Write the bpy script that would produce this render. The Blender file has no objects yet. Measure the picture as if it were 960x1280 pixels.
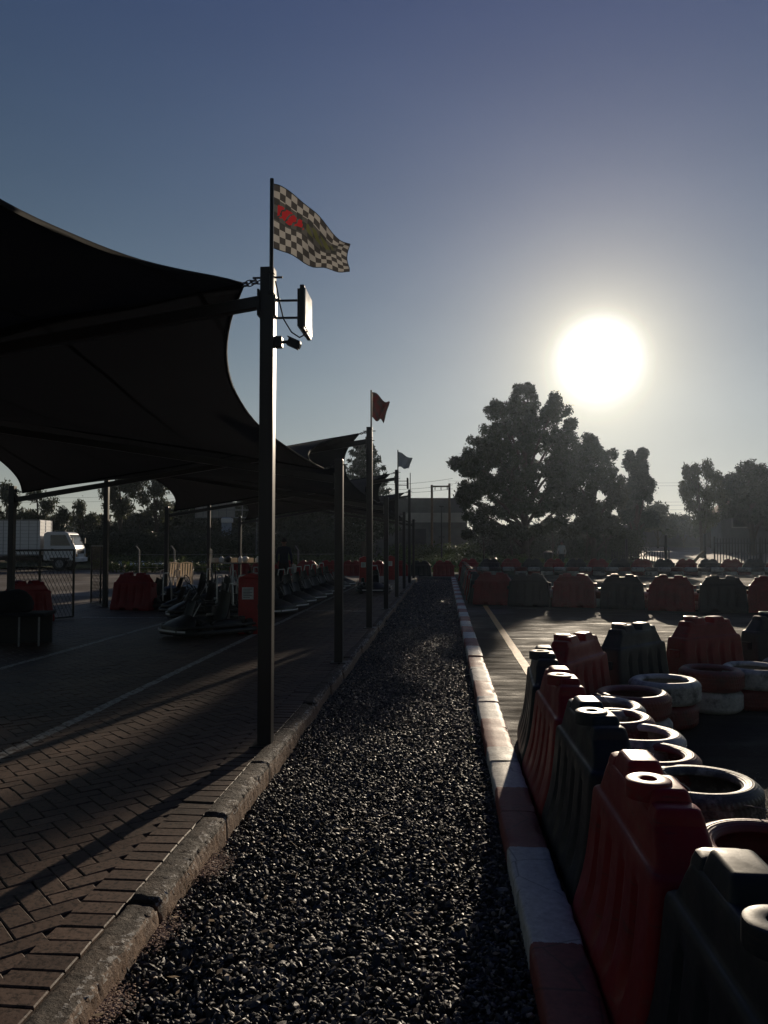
import bpy, math, random
import numpy as np
from mathutils import Vector, Matrix, Quaternion, noise as mnoise

random.seed(7)
RNG = np.random.default_rng(11)
PI = math.pi
rad = math.radians
scene = bpy.context.scene
COL = scene.collection

# ------------------------------------------------------------------ camera frame
CAM_H = 1.6
YAW = rad(4.46)
PITCH = rad(2.38)
FPX = 961.0
cam_rot = Matrix.Rotation(YAW, 3, 'Z') @ Matrix.Rotation(PI / 2 + PITCH, 3, 'X')
CAM_FWD = cam_rot @ Vector((0, 0, -1))


def ray(px, py):
    return (cam_rot @ Vector(((px - 480) / FPX, -(py - 640) / FPX, -1.0)))


def gp(px, py, z=0.0):
    r = ray(px, py)
    t = (z - CAM_H) / r.z
    return Vector((0, 0, CAM_H)) + r * t


def dp(px, py, d):
    return Vector((0, 0, CAM_H)) + ray(px, py) * d


def gx(px, d, z=0.0):
    p = dp(px, 680, d)
    return Vector((p.x, p.y, z))


cam = bpy.data.cameras.new('camera')
cam.sensor_fit = 'VERTICAL'
cam.sensor_height = 24.0
cam.lens = FPX / 1280 * 24.0
cam.clip_start = 0.05
cam.clip_end = 4000
cam_o = bpy.data.objects.new('camera', cam)
COL.objects.link(cam_o)
cam_o.location = (0, 0, CAM_H)
cam_o.rotation_euler = cam_rot.to_euler()
scene.camera = cam_o

# ------------------------------------------------------------------ object helpers


def tag(o, label=None, cat=None, group=None, kind=None):
    if label: o['label'] = label
    if cat: o['category'] = cat
    if group: o['group'] = group
    if kind: o['kind'] = kind
    return o


def thing(name, label, cat, loc=(0, 0, 0), rz=0.0, group=None):
    o = bpy.data.objects.new(name, None)
    o.empty_display_size = 0.1
    COL.objects.link(o)
    o.location = loc
    o.rotation_euler = (0, 0, rz)
    return tag(o, label, cat, group)


def copy_tree(o, parent=None):
    c = o.copy()
    COL.objects.link(c)
    c.parent = parent
    for ch in list(o.children):
        copy_tree(ch, c)
    return c


class MB:
    def __init__(self):
        self.v = []
        self.f = []
        self.mi = []
        self.cur = 0

    def raw(self, vs, fs):
        b = len(self.v)
        self.v.extend([tuple(p) for p in vs])
        for f in fs:
            self.f.append(tuple(i + b for i in f))
            self.mi.append(self.cur)
        return self

    def box(self, c, s, M=None, rz=0.0, taper=1.0):
        hx, hy, hz = s[0] / 2, s[1] / 2, s[2] / 2
        pts = []
        for z in (-1, 1):
            t = taper if z > 0 else 1.0
            for (x, y) in ((-1, -1), (1, -1), (1, 1), (-1, 1)):
                pts.append(Vector((x * hx * t, y * hy * t, z * hz)))
        if M is None:
            M = Matrix.Rotation(rz, 3, 'Z') if rz else None
        if M is not None:
            pts = [M @ p for p in pts]
        c = Vector(c)
        self.raw([p + c for p in pts], [(3, 2, 1, 0), (4, 5, 6, 7), (0, 1, 5, 4), (1, 2, 6, 5), (2, 3, 7, 6), (3, 0, 4, 7)])
        return self

    def beam(self, p0, p1, w, h, up=(0, 0, 1)):
        p0 = Vector(p0); p1 = Vector(p1)
        t = (p1 - p0).normalized()
        s = t.cross(Vector(up))
        if s.length < 1e-4: s = Vector((1, 0, 0))
        s.normalize()
        u = s.cross(t)
        pts = []
        for p in (p0, p1):
            for a, b in ((-1, -1), (1, -1), (1, 1), (-1, 1)):
                pts.append(p + s * (a * w / 2) + u * (b * h / 2))
        self.raw(pts, [(0, 1, 2, 3), (7, 6, 5, 4), (4, 5, 1, 0), (5, 6, 2, 1), (6, 7, 3, 2), (7, 4, 0, 3)])
        return self

    def tube(self, pts, r, n=8, closed=False):
        pts = [Vector(p) for p in pts]
        m = len(pts)
        rs = r if isinstance(r, (list, tuple)) else [r] * m
        vs, fs = [], []
        prev = None
        for i, p in enumerate(pts):
            if closed:
                t = (pts[(i + 1) % m] - pts[i - 1])
            elif i == 0:
                t = pts[1] - pts[0]
            elif i == m - 1:
                t = pts[-1] - pts[-2]
            else:
                t = pts[i + 1] - pts[i - 1]
            if t.length < 1e-9: t = Vector((0, 0, 1))
            t.normalize()
            if prev is None:
                a = Vector((0, 0, 1)) if abs(t.z) < 0.9 else Vector((1, 0, 0))
                s = t.cross(a).normalized()
            else:
                s = (prev - t * prev.dot(t))
                if s.length < 1e-6: s = t.orthogonal()
                s.normalize()
            prev = s
            u = t.cross(s)
            for k in range(n):
                a = 2 * PI * k / n
                vs.append(p + (s * math.cos(a) + u * math.sin(a)) * rs[i])
        L = m if closed else m - 1
        for i in range(L):
            for k in range(n):
                a = i * n + k
                b = i * n + (k + 1) % n
                c = ((i + 1) % m) * n + (k + 1) % n
                d = ((i + 1) % m) * n + k
                fs.append((a, b, c, d))
        if not closed:
            fs.append(tuple(range(n))[::-1])
            fs.append(tuple(range((m - 1) * n, m * n)))
        self.raw(vs, fs)
        return self

    def lathe(self, prof, n=32, M=None, loc=(0, 0, 0), closed=False):
        vs, fs = [], []
        m = len(prof)
        for (r, z) in prof:
            for k in range(n):
                a = 2 * PI * k / n
                vs.append(Vector((r * math.cos(a), r * math.sin(a), z)))
        L = m if closed else m - 1
        for i in range(L):
            for k in range(n):
                j = (i + 1) % m
                fs.append((i * n + k, i * n + (k + 1) % n, j * n + (k + 1) % n, j * n + k))
        if not closed:
            fs.append(tuple(range(n))[::-1])
            fs.append(tuple(range((m - 1) * n, m * n)))
        if M is not None: vs = [M @ p for p in vs]
        loc = Vector(loc)
        self.raw([p + loc for p in vs], fs)
        return self

    def loft(self, rings, cap=True):
        n = len(rings[0])
        vs = [p for r in rings for p in r]
        fs = []
        for i in range(len(rings) - 1):
            for k in range(n):
                fs.append((i * n + k, i * n + (k + 1) % n, (i + 1) * n + (k + 1) % n, (i + 1) * n + k))
        if cap:
            fs.append(tuple(range(n))[::-1])
            fs.append(tuple(range((len(rings) - 1) * n, len(rings) * n)))
        self.raw(vs, fs)
        return self

    def grid(self, fn, nu, nv):
        vs = [fn(i / nu, j / nv) for j in range(nv + 1) for i in range(nu + 1)]
        fs = []
        w = nu + 1
        for j in range(nv):
            for i in range(nu):
                fs.append((j * w + i, j * w + i + 1, (j + 1) * w + i + 1, (j + 1) * w + i))
        self.raw(vs, fs)
        return self

    def ball(self, c, r, n=12, M=None):
        c = Vector(c)
        if not isinstance(r, (tuple, list)): r = (r, r, r)
        prof = [(max(math.sin(PI * i / n), 1e-4), -math.cos(PI * i / n)) for i in range(n + 1)]
        m = MB().lathe(prof, n + 4)
        pts = [Vector((p[0] * r[0], p[1] * r[1], p[2] * r[2])) for p in m.v]
        if M is not None: pts = [M @ p for p in pts]
        self.raw([p + c for p in pts], m.f)
        return self

    def mesh(self, name, mats, smooth=None):
        me = bpy.data.meshes.new(name)
        me.from_pydata([tuple(p) for p in self.v], [], self.f)
        if not isinstance(mats, (list, tuple)): mats = [mats]
        for m in mats: me.materials.append(m)
        if len(mats) > 1:
            me.polygons.foreach_set('material_index', self.mi)
        me.update()
        if smooth is not None:
            me.polygons.foreach_set('use_smooth', [True] * len(me.polygons))
            if smooth < 180: me.set_sharp_from_angle(angle=rad(smooth))
        return me

    def build(self, name, mats, parent=None, smooth=None, bevel=0.0, seg=1, loc=None, rz=None):
        me = self.mesh(name, mats, smooth)
        o = bpy.data.objects.new(name, me)
        COL.objects.link(o)
        if parent is not None: o.parent = parent
        if loc is not None: o.location = loc
        if rz is not None: o.rotation_euler = (0, 0, rz)
        if bevel:
            b = o.modifiers.new('edge', 'BEVEL')
            b.width = bevel
            b.segments = seg
            b.limit_method = 'ANGLE'
            b.angle_limit = rad(40)
        return o


def np_mesh(name, V, F, mat, smooth=False, attr=None):
    """V (n,3), F (m,k) arrays"""
    me = bpy.data.meshes.new(name)
    n, m, k = len(V), len(F), F.shape[1]
    me.vertices.add(n)
    me.vertices.foreach_set('co', np.ascontiguousarray(V, dtype=np.float32).ravel())
    me.loops.add(m * k)
    me.loops.foreach_set('vertex_index', np.ascontiguousarray(F, dtype=np.int32).ravel())
    me.polygons.add(m)
    me.polygons.foreach_set('loop_start', np.arange(0, m * k, k, dtype=np.int32))
    try:
        me.polygons.foreach_set('loop_total', np.full(m, k, dtype=np.int32))
    except Exception:
        pass
    me.update(calc_edges=True)
    me.validate()
    me.polygons.foreach_set('use_smooth', np.full(m, bool(smooth)))
    if attr is not None:
        a = me.attributes.new('tint', 'FLOAT', 'POINT')
        a.data.foreach_set('value', np.ascontiguousarray(attr, dtype=np.float32))
    me.materials.append(mat)
    return me


def link_mesh(name, me, parent=None):
    o = bpy.data.objects.new(name, me)
    COL.objects.link(o)
    if parent is not None: o.parent = parent
    return o


# ------------------------------------------------------------------ materials
def nt(name):
    m = bpy.data.materials.new(name)
    m.use_nodes = True
    t = m.node_tree
    b = t.nodes['Principled BSDF']
    return m, t, b


def N(t, kind, **kw):
    n = t.nodes.new(kind)
    for k, v in kw.items():
        if k == 'inp':
            for kk, vv in v.items(): n.inputs[kk].default_value = vv
        else:
            setattr(n, k, v)
    return n


def ramp(t, stops, fac=None):
    r = t.nodes.new('ShaderNodeValToRGB')
    e = r.color_ramp.elements
    while len(e) < len(stops): e.new(0.5)
    for i, (p, c) in enumerate(stops):
        e[i].position = p
        e[i].color = (c[0], c[1], c[2], 1) if not isinstance(c, (int, float)) else (c, c, c, 1)
    if fac is not None: t.links.new(fac, r.inputs['Fac'])
    return r


def mixc(t, fac, a, b, mode='MIX'):
    n = t.nodes.new('ShaderNodeMix')
    n.data_type = 'RGBA'
    n.blend_type = mode
    for s, val in ((0, fac), (6, a), (7, b)):
        if hasattr(val, 'links') or hasattr(val, 'is_linked'):
            t.links.new(val, n.inputs[s])
        elif s == 0:
            n.inputs[0].default_value = val
        else:
            n.inputs[s].default_value = (val[0], val[1], val[2], 1)
    return n.outputs[2]


def math_n(t, op, a, b=None, c=None, clamp=False):
    n = t.nodes.new('ShaderNodeMath')
    n.operation = op
    n.use_clamp = clamp
    for i, val in enumerate((a, b, c)):
        if val is None: continue
        if isinstance(val, (int, float)): n.inputs[i].default_value = val
        else: t.links.new(val, n.inputs[i])
    return n.outputs[0]


def mat(name, c1, c2=None, rough=0.6, rough2=None, scale=8.0, bump=0.0, bscale=None, metal=0.0, spec=0.5, detail=6.0, coat=0.0, stops=(0.35, 0.7)):
    m, t, b = nt(name)
    if c2 is None: c2 = tuple(x * 0.7 for x in c1)
    tc = N(t, 'ShaderNodeTexCoord')
    no = N(t, 'ShaderNodeTexNoise', inp={'Scale': scale, 'Detail': detail, 'Roughness': 0.62})
    t.links.new(tc.outputs['Object'], no.inputs['Vector'])
    r = ramp(t, [(stops[0], c1), (stops[1], c2)], no.outputs['Fac'])
    t.links.new(r.outputs['Color'], b.inputs['Base Color'])
    if rough2 is None: rough2 = min(1.0, rough + 0.15)
    rr = ramp(t, [(0.3, rough), (0.75, rough2)], no.outputs['Fac'])
    t.links.new(rr.outputs['Color'], b.inputs['Roughness'])
    b.inputs['Metallic'].default_value = metal
    b.inputs['Specular IOR Level'].default_value = spec
    if coat:
        b.inputs['Coat Weight'].default_value = coat
    if bump:
        n2 = N(t, 'ShaderNodeTexNoise', inp={'Scale': bscale or scale * 4, 'Detail': 8.0, 'Roughness': 0.65})
        t.links.new(tc.outputs['Object'], n2.inputs['Vector'])
        bp = N(t, 'ShaderNodeBump', inp={'Strength': min(1.0, bump), 'Distance': 0.02})
        t.links.new(n2.outputs['Fac'], bp.inputs['Height'])
        t.links.new(bp.outputs['Normal'], b.inputs['Normal'])
    return m


M = {}
M['steel'] = mat('painted_steel', (.014, .014, .017), (.019, .018, .019), rough=.36, rough2=.42, scale=3, bump=.0)
M['steel_lite'] = mat('galvanised_steel', (.32, .33, .34), (.2, .2, .21), rough=.4, scale=20, metal=.6)
M['chrome'] = mat('bare_metal', (.5, .5, .5), (.35, .35, .35), rough=.25, metal=.9, scale=20)
M['black'] = mat('black_plastic', (.012, .012, .013), (.022, .022, .023), rough=.4, scale=20, bump=.05)
M['rubber'] = mat('black_rubber', (.018, .018, .018), (.035, .033, .031), rough=.6, scale=15, bump=.2)
M['red_barrier'] = mat('red_barrier_plastic', (.21, .006, .012), (.14, .006, .011), rough=.36, rough2=.55, scale=5, bump=.10, bscale=22, spec=.5)
M['green_barrier'] = mat('dark_green_barrier_plastic', (.004, .020, .024), (.007, .015, .018), rough=.36, rough2=.55, scale=5, bump=.10, bscale=22, spec=.5)
M['cap_light'] = mat('dusty_cap_plastic', (.35, .33, .3), (.2, .19, .18), rough=.35, scale=14)
M['cabinet_red'] = mat('red_cabinet_paint', (.42, .012, .016), (.3, .012, .014), rough=.3, scale=6)
M['paper'] = mat('white_paper', (.75, .75, .74), (.62, .62, .62), rough=.7, scale=9)
M['white_paint'] = mat('white_paint', (.85, .85, .85), (.78, .78, .78), rough=.35, scale=5)
M['white_plastic'] = mat('white_plastic', (.78, .74, .68), (.68, .62, .55), rough=.4, scale=10)
def add_trans(m, fac, c):
    t = m.node_tree
    b = t.nodes['Principled BSDF']
    tr = N(t, 'ShaderNodeBsdfTranslucent', inp={'Color': (c[0], c[1], c[2], 1)})
    mx = N(t, 'ShaderNodeMixShader', inp={'Fac': fac})
    t.links.new(b.outputs[0], mx.inputs[1])
    t.links.new(tr.outputs[0], mx.inputs[2])
    t.links.new(mx.outputs[0], t.nodes['Material Output'].inputs['Surface'])


add_trans(M['white_plastic'], .5, (.8, .7, .58))
M['glass'] = mat('dark_glass', (.02, .022, .025), (.03, .03, .03), rough=.06, rough2=.12, scale=6, spec=.8)
M['lamp_glass'] = mat('lamp_glass', (.72, .70, .62), (.6, .58, .5), rough=.16, rough2=.26, scale=10, spec=.8)
M['skin'] = mat('skin', (.16, .08, .05), (.12, .06, .04), rough=.5, scale=20)
M['dark_cloth'] = mat('dark_cloth', (.014, .015, .02), (.025, .025, .03), rough=.85, scale=25, bump=.2)
M['blue_cloth'] = mat('navy_cloth', (.012, .018, .04), (.02, .025, .045), rough=.85, scale=25, bump=.2)
M['white_cloth'] = mat('white_cloth', (.7, .68, .64), (.55, .54, .5), rough=.85, scale=25, bump=.2)
M['hair'] = mat('black_hair', (.008, .007, .006), (.015, .012, .01), rough=.6, scale=40, bump=.3)
M['wood'] = mat('weathered_wood', (.22, .15, .1), (.14, .1, .07), rough=.8, scale=9, bump=.3)
M['wall_grey'] = mat('grey_render_wall', (.16, .16, .17), (.12, .12, .125), rough=.85, scale=1.2, bump=.1)
M['wall_band'] = mat('pale_wall_band', (.42, .41, .4), (.34, .33, .32), rough=.8, scale=1.5)
M['wall_dark'] = mat('dark_boundary_wall', (.10, .10, .105), (.07, .07, .075), rough=.9, scale=1.0)
M['roof_tile'] = mat('brown_roof', (.16, .08, .055), (.11, .06, .045), rough=.8, scale=4, bump=.3)
M['sign_blue'] = mat('pale_blue_sign', (.42, .48, .6), (.35, .4, .5), rough=.5, scale=2)
M['sheet_blue'] = mat('pale_shade_sheet', (.5, .58, .66), (.4, .46, .52), rough=.6, scale=3, bump=.3)
M['blue_bag'] = mat('blue_grey_sack', (.10, .14, .19), (.05, .07, .10), rough=.6, scale=7, bump=.5)
M['bark'] = mat('bark', (.09, .07, .055), (.05, .04, .032), rough=.9, scale=6, bump=.5)
M['wire'] = mat('tie_wire', (.5, .5, .5), (.35, .35, .35), rough=.35, metal=.8, scale=30)
M['cable'] = mat('black_cable', (.015, .015, .015), (.02, .02, .02), rough=.5)
M['concrete_post'] = mat('concrete_post', (.26, .25, .24), (.18, .175, .17), rough=.85, scale=8, bump=.2)
M['rust_truck'] = mat('truck_chassis', (.03, .03, .03), (.05, .04, .035), rough=.6)
M['amber'] = mat('amber_lens', (.6, .25, .02), (.5, .2, .02), rough=.2)


def mat_barrier(name, c1, c2, dusty=.35):
    m, t, b = nt(name)
    tc = N(t, 'ShaderNodeTexCoord')
    oi = N(t, 'ShaderNodeObjectInfo')
    ad = N(t, 'ShaderNodeVectorMath', operation='ADD')
    sc = N(t, 'ShaderNodeVectorMath', operation='SCALE')
    sc.inputs[0].default_value = (13.0, 7.0, 19.0)
    t.links.new(oi.outputs['Random'], sc.inputs['Scale'])
    t.links.new(tc.outputs['Object'], ad.inputs[0])
    t.links.new(sc.outputs[0], ad.inputs[1])
    n1 = N(t, 'ShaderNodeTexNoise', inp={'Scale': 4.0, 'Detail': 7.0, 'Roughness': .65})
    n2 = N(t, 'ShaderNodeTexNoise', inp={'Scale': 34.0, 'Detail': 6.0, 'Roughness': .7})
    mp = N(t, 'ShaderNodeMapping', inp={'Scale': (2.0, 3.0, 26.0), 'Rotation': (.3, .2, 0)})
    n3 = N(t, 'ShaderNodeTexNoise', inp={'Scale': 3.0, 'Detail': 4.0, 'Roughness': .6})
    t.links.new(ad.outputs[0], n1.inputs['Vector'])
    t.links.new(ad.outputs[0], n2.inputs['Vector'])
    t.links.new(ad.outputs[0], mp.inputs['Vector'])
    t.links.new(mp.outputs[0], n3.inputs['Vector'])
    r = ramp(t, [(.3, c1), (.7, c2)], n1.outputs['Fac'])
    scuff = ramp(t, [(.60, 0.0), (.68, .5)], n3.outputs['Fac'])
    col = mixc(t, scuff.outputs['Color'], r.outputs['Color'], (.03, .028, .027))
    dust = ramp(t, [(.5, 0.0), (.72, dusty)], n2.outputs['Fac'])
    s = N(t, 'ShaderNodeSeparateXYZ')
    t.links.new(tc.outputs['Object'], s.inputs[0])
    low = ramp(t, [(.0, 1.0), (.45, .25), (.8, .35)], s.outputs['Z'])
    dm = math_n(t, 'MULTIPLY', dust.outputs['Color'], low.outputs['Color'])
    col = mixc(t, dm, col, (.14, .115, .095))
    t.links.new(col, b.inputs['Base Color'])
    rr = ramp(t, [(.35, .34), (.65, .62)], n1.outputs['Fac'])
    t.links.new(rr.outputs['Color'], b.inputs['Roughness'])
    b.inputs['Specular IOR Level'].default_value = .28
    bp = N(t, 'ShaderNodeBump', inp={'Strength': .22, 'Distance': .006})
    t.links.new(math_n(t, 'ADD', n1.outputs['Fac'], math_n(t, 'MULTIPLY', n2.outputs['Fac'], .25)), bp.inputs['Height'])
    t.links.new(bp.outputs['Normal'], b.inputs['Normal'])
    return m


M['red_barrier'] = mat_barrier('red_barrier_plastic', (.27, .005, .012), (.17, .005, .010))
M['green_barrier'] = mat_barrier('dark_green_barrier_plastic', (.003, .012, .021), (.004, .009, .017), .14)


def mat_sail():
    m, t, b = nt('shade_net')
    tc = N(t, 'ShaderNodeTexCoord')
    no = N(t, 'ShaderNodeTexNoise', inp={'Scale': 1.2, 'Detail': 5.0})
    t.links.new(tc.outputs['Object'], no.inputs['Vector'])
    r = ramp(t, [(.3, (.004, .005, .008)), (.75, (.008, .008, .011))], no.outputs['Fac'])
    sx_ = N(t, 'ShaderNodeSeparateXYZ')
    t.links.new(tc.outputs['Object'], sx_.inputs[0])
    fr = math_n(t, 'ABSOLUTE', math_n(t, 'SUBTRACT', math_n(t, 'FRACT', math_n(t, 'DIVIDE', sx_.outputs['X'], 1.25)), .5))
    seam = math_n(t, 'LESS_THAN', fr, .018)
    wv = N(t, 'ShaderNodeTexNoise', inp={'Scale': 160.0, 'Detail': 2.0})
    t.links.new(tc.outputs['Object'], wv.inputs['Vector'])
    bp = N(t, 'ShaderNodeBump', inp={'Strength': .15, 'Distance': .004})
    t.links.new(wv.outputs['Fac'], bp.inputs['Height'])
    t.links.new(r.outputs['Color'], b.inputs['Base Color'])
    t.links.new(bp.outputs['Normal'], b.inputs['Normal'])
    b.inputs['Roughness'].default_value = .8
    b.inputs['Specular IOR Level'].default_value = .15
    tr = N(t, 'ShaderNodeBsdfTranslucent')
    t.links.new(mixc(t, seam, (.013, .0135, .015), (.002, .002, .002)), tr.inputs['Color'])
    mx = N(t, 'ShaderNodeMixShader', inp={'Fac': .35})
    out = t.nodes['Material Output']
    t.links.new(b.outputs[0], mx.inputs[1])
    t.links.new(tr.outputs[0], mx.inputs[2])
    t.links.new(mx.outputs[0], out.inputs['Surface'])
    return m


M['sail'] = mat_sail()


def mat_flag(kind):
    m, t, b = nt('flag_cloth_' + kind)
    uv = N(t, 'ShaderNodeUVMap')
    sp = N(t, 'ShaderNodeSeparateXYZ')
    t.links.new(uv.outputs['UV'], sp.inputs[0])
    mp = N(t, 'ShaderNodeMapping', inp={'Scale': (13.0, 9.0, 1.0)})
    t.links.new(uv.outputs['UV'], mp.inputs['Vector'])
    ck = N(t, 'ShaderNodeTexChecker', inp={'Scale': 1.0, 'Color1': (.26, .25, .24, 1), 'Color2': (.045, .043, .044, 1)})
    t.links.new(mp.outputs[0], ck.inputs['Vector'])
    col = ck.outputs['Color']
    if kind == 'checker':
        U, V = sp.outputs['X'], sp.outputs['Y']
        # red emblem wedge near the hoist, olive one toward the fly, on a black band
        band = math_n(t, 'MULTIPLY', math_n(t, 'GREATER_THAN', V, .42), math_n(t, 'LESS_THAN', V, .76))
        inb = math_n(t, 'MULTIPLY', band, math_n(t, 'LESS_THAN', U, .86))
        col = mixc(t, math_n(t, 'MULTIPLY', inb, .85), col, (.035, .036, .037))
        wn = N(t, 'ShaderNodeTexNoise', inp={'Scale': 7.0, 'Detail': 2.0})
        t.links.new(uv.outputs['UV'], wn.inputs['Vector'])
        wob = math_n(t, 'MULTIPLY', math_n(t, 'SUBTRACT', wn.outputs['Fac'], .5), .16)
        vv = math_n(t, 'ADD', V, wob)
        rmask = math_n(t, 'MULTIPLY', math_n(t, 'MULTIPLY', math_n(t, 'GREATER_THAN', vv, .50), math_n(t, 'LESS_THAN', vv, .69)),
                       math_n(t, 'MULTIPLY', math_n(t, 'GREATER_THAN', U, .05), math_n(t, 'LESS_THAN', math_n(t, 'ADD', U, wob), .40)))
        sl = math_n(t, 'GREATER_THAN', math_n(t, 'SINE', math_n(t, 'ADD', math_n(t, 'MULTIPLY', math_n(t, 'ADD', U, math_n(t, 'MULTIPLY', V, -.5)), 62.0), math_n(t, 'MULTIPLY', wn.outputs['Fac'], 9.0))), -.72)
        rmask = math_n(t, 'MULTIPLY', rmask, sl)
        col = mixc(t, rmask, col, (.26, .022, .026))
        omask = math_n(t, 'MULTIPLY', math_n(t, 'MULTIPLY', math_n(t, 'GREATER_THAN', vv, .53), math_n(t, 'LESS_THAN', vv, .70)),
                       math_n(t, 'MULTIPLY', math_n(t, 'GREATER_THAN', U, .45), math_n(t, 'LESS_THAN', math_n(t, 'ADD', U, wob), .80)))
        stripe = math_n(t, 'GREATER_THAN', math_n(t, 'SINE', math_n(t, 'MULTIPLY', math_n(t, 'ADD', U, math_n(t, 'MULTIPLY', V, .4)), 55.0)), -.45)
        omask = math_n(t, 'MULTIPLY', omask, stripe)
        col = mixc(t, omask, col, (.075, .08, .035))
    elif kind == 'red':
        wn = N(t, 'ShaderNodeTexNoise', inp={'Scale': 3.0, 'Detail': 3.0})
        t.links.new(uv.outputs['UV'], wn.inputs['Vector'])
        r = ramp(t, [(.45, (.040, .012, .014)), (.55, (.022, .019, .021))], wn.outputs['Fac'])
        col = r.outputs['Color']
    else:
        col = mixc(t, .85, col, (.42, .46, .45))
    t.links.new(col, b.inputs['Base Color'])
    b.inputs['Roughness'].default_value = .8
    b.inputs['Specular IOR Level'].default_value = .1
    tr = N(t, 'ShaderNodeBsdfTranslucent')
    t.links.new(col, tr.inputs['Color'])
    mx = N(t, 'ShaderNodeMixShader', inp={'Fac': .55})
    out = t.nodes['Material Output']
    t.links.new(b.outputs[0], mx.inputs[1])
    t.links.new(tr.outputs[0], mx.inputs[2])
    t.links.new(mx.outputs[0], out.inputs['Surface'])
    return m


def mat_leaf(name, c1, c2, trans=.3):
    m, t, b = nt(name)
    at = N(t, 'ShaderNodeAttribute', attribute_name='tint')
    r = ramp(t, [(0, c1), (1, c2)], at.outputs['Fac'])
    t.links.new(r.outputs['Color'], b.inputs['Base Color'])
    b.inputs['Roughness'].default_value = .5
    b.inputs['Specular IOR Level'].default_value = .35
    tr = N(t, 'ShaderNodeBsdfTranslucent')
    t.links.new(r.outputs['Color'], tr.inputs['Color'])
    mx = N(t, 'ShaderNodeMixShader', inp={'Fac': trans})
    out = t.nodes['Material Output']
    t.links.new(b.outputs[0], mx.inputs[1])
    t.links.new(tr.outputs[0], mx.inputs[2])
    t.links.new(mx.outputs[0], out.inputs['Surface'])
    return m


M['leaf_dark'] = mat_leaf('dark_leaves', (.028, .040, .018), (.05, .062, .026), .16)
M['leaf_gum'] = mat_leaf('gum_leaves', (.05, .06, .03), (.085, .095, .045))
M['leaf_pine'] = mat_leaf('needles', (.02, .035, .02), (.035, .055, .028), .15)
M['leaf_hedge'] = mat_leaf('hedge_leaves', (.05, .075, .02), (.09, .12, .035))


def mat_gravel():
    m, t, b = nt('crushed_stone')
    at = N(t, 'ShaderNodeAttribute', attribute_name='tint')
    r = ramp(t, [(0, (.022, .023, .027)), (.6, (.042, .042, .046)), (.86, (.10, .096, .092)), (.96, (.26, .22, .18)), (1, (.45, .36, .28))], at.outputs['Fac'])
    tc = N(t, 'ShaderNodeTexCoord')
    no = N(t, 'ShaderNodeTexNoise', inp={'Scale': 90.0, 'Detail': 4.0})
    t.links.new(tc.outputs['Object'], no.inputs['Vector'])
    col = mixc(t, .5, r.outputs['Color'], no.outputs['Color'], 'OVERLAY')
    t.links.new(r.outputs['Color'], b.inputs['Base Color'])
    rr = ramp(t, [(.3, .42), (.7, .72)], no.outputs['Fac'])
    t.links.new(rr.outputs['Color'], b.inputs['Roughness'])
    bp = N(t, 'ShaderNodeBump', inp={'Strength': .35, 'Distance': .003})
    t.links.new(no.outputs['Fac'], bp.inputs['Height'])
    t.links.new(bp.outputs['Normal'], b.inputs['Normal'])
    b.inputs['Specular IOR Level'].default_value = .5
    return m


M['gravel'] = mat_gravel()
M['gravel_bed'] = mat('gravel_bed', (.02, .02, .022), (.035, .033, .032), rough=.8, scale=40, bump=.8, bscale=60)


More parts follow.
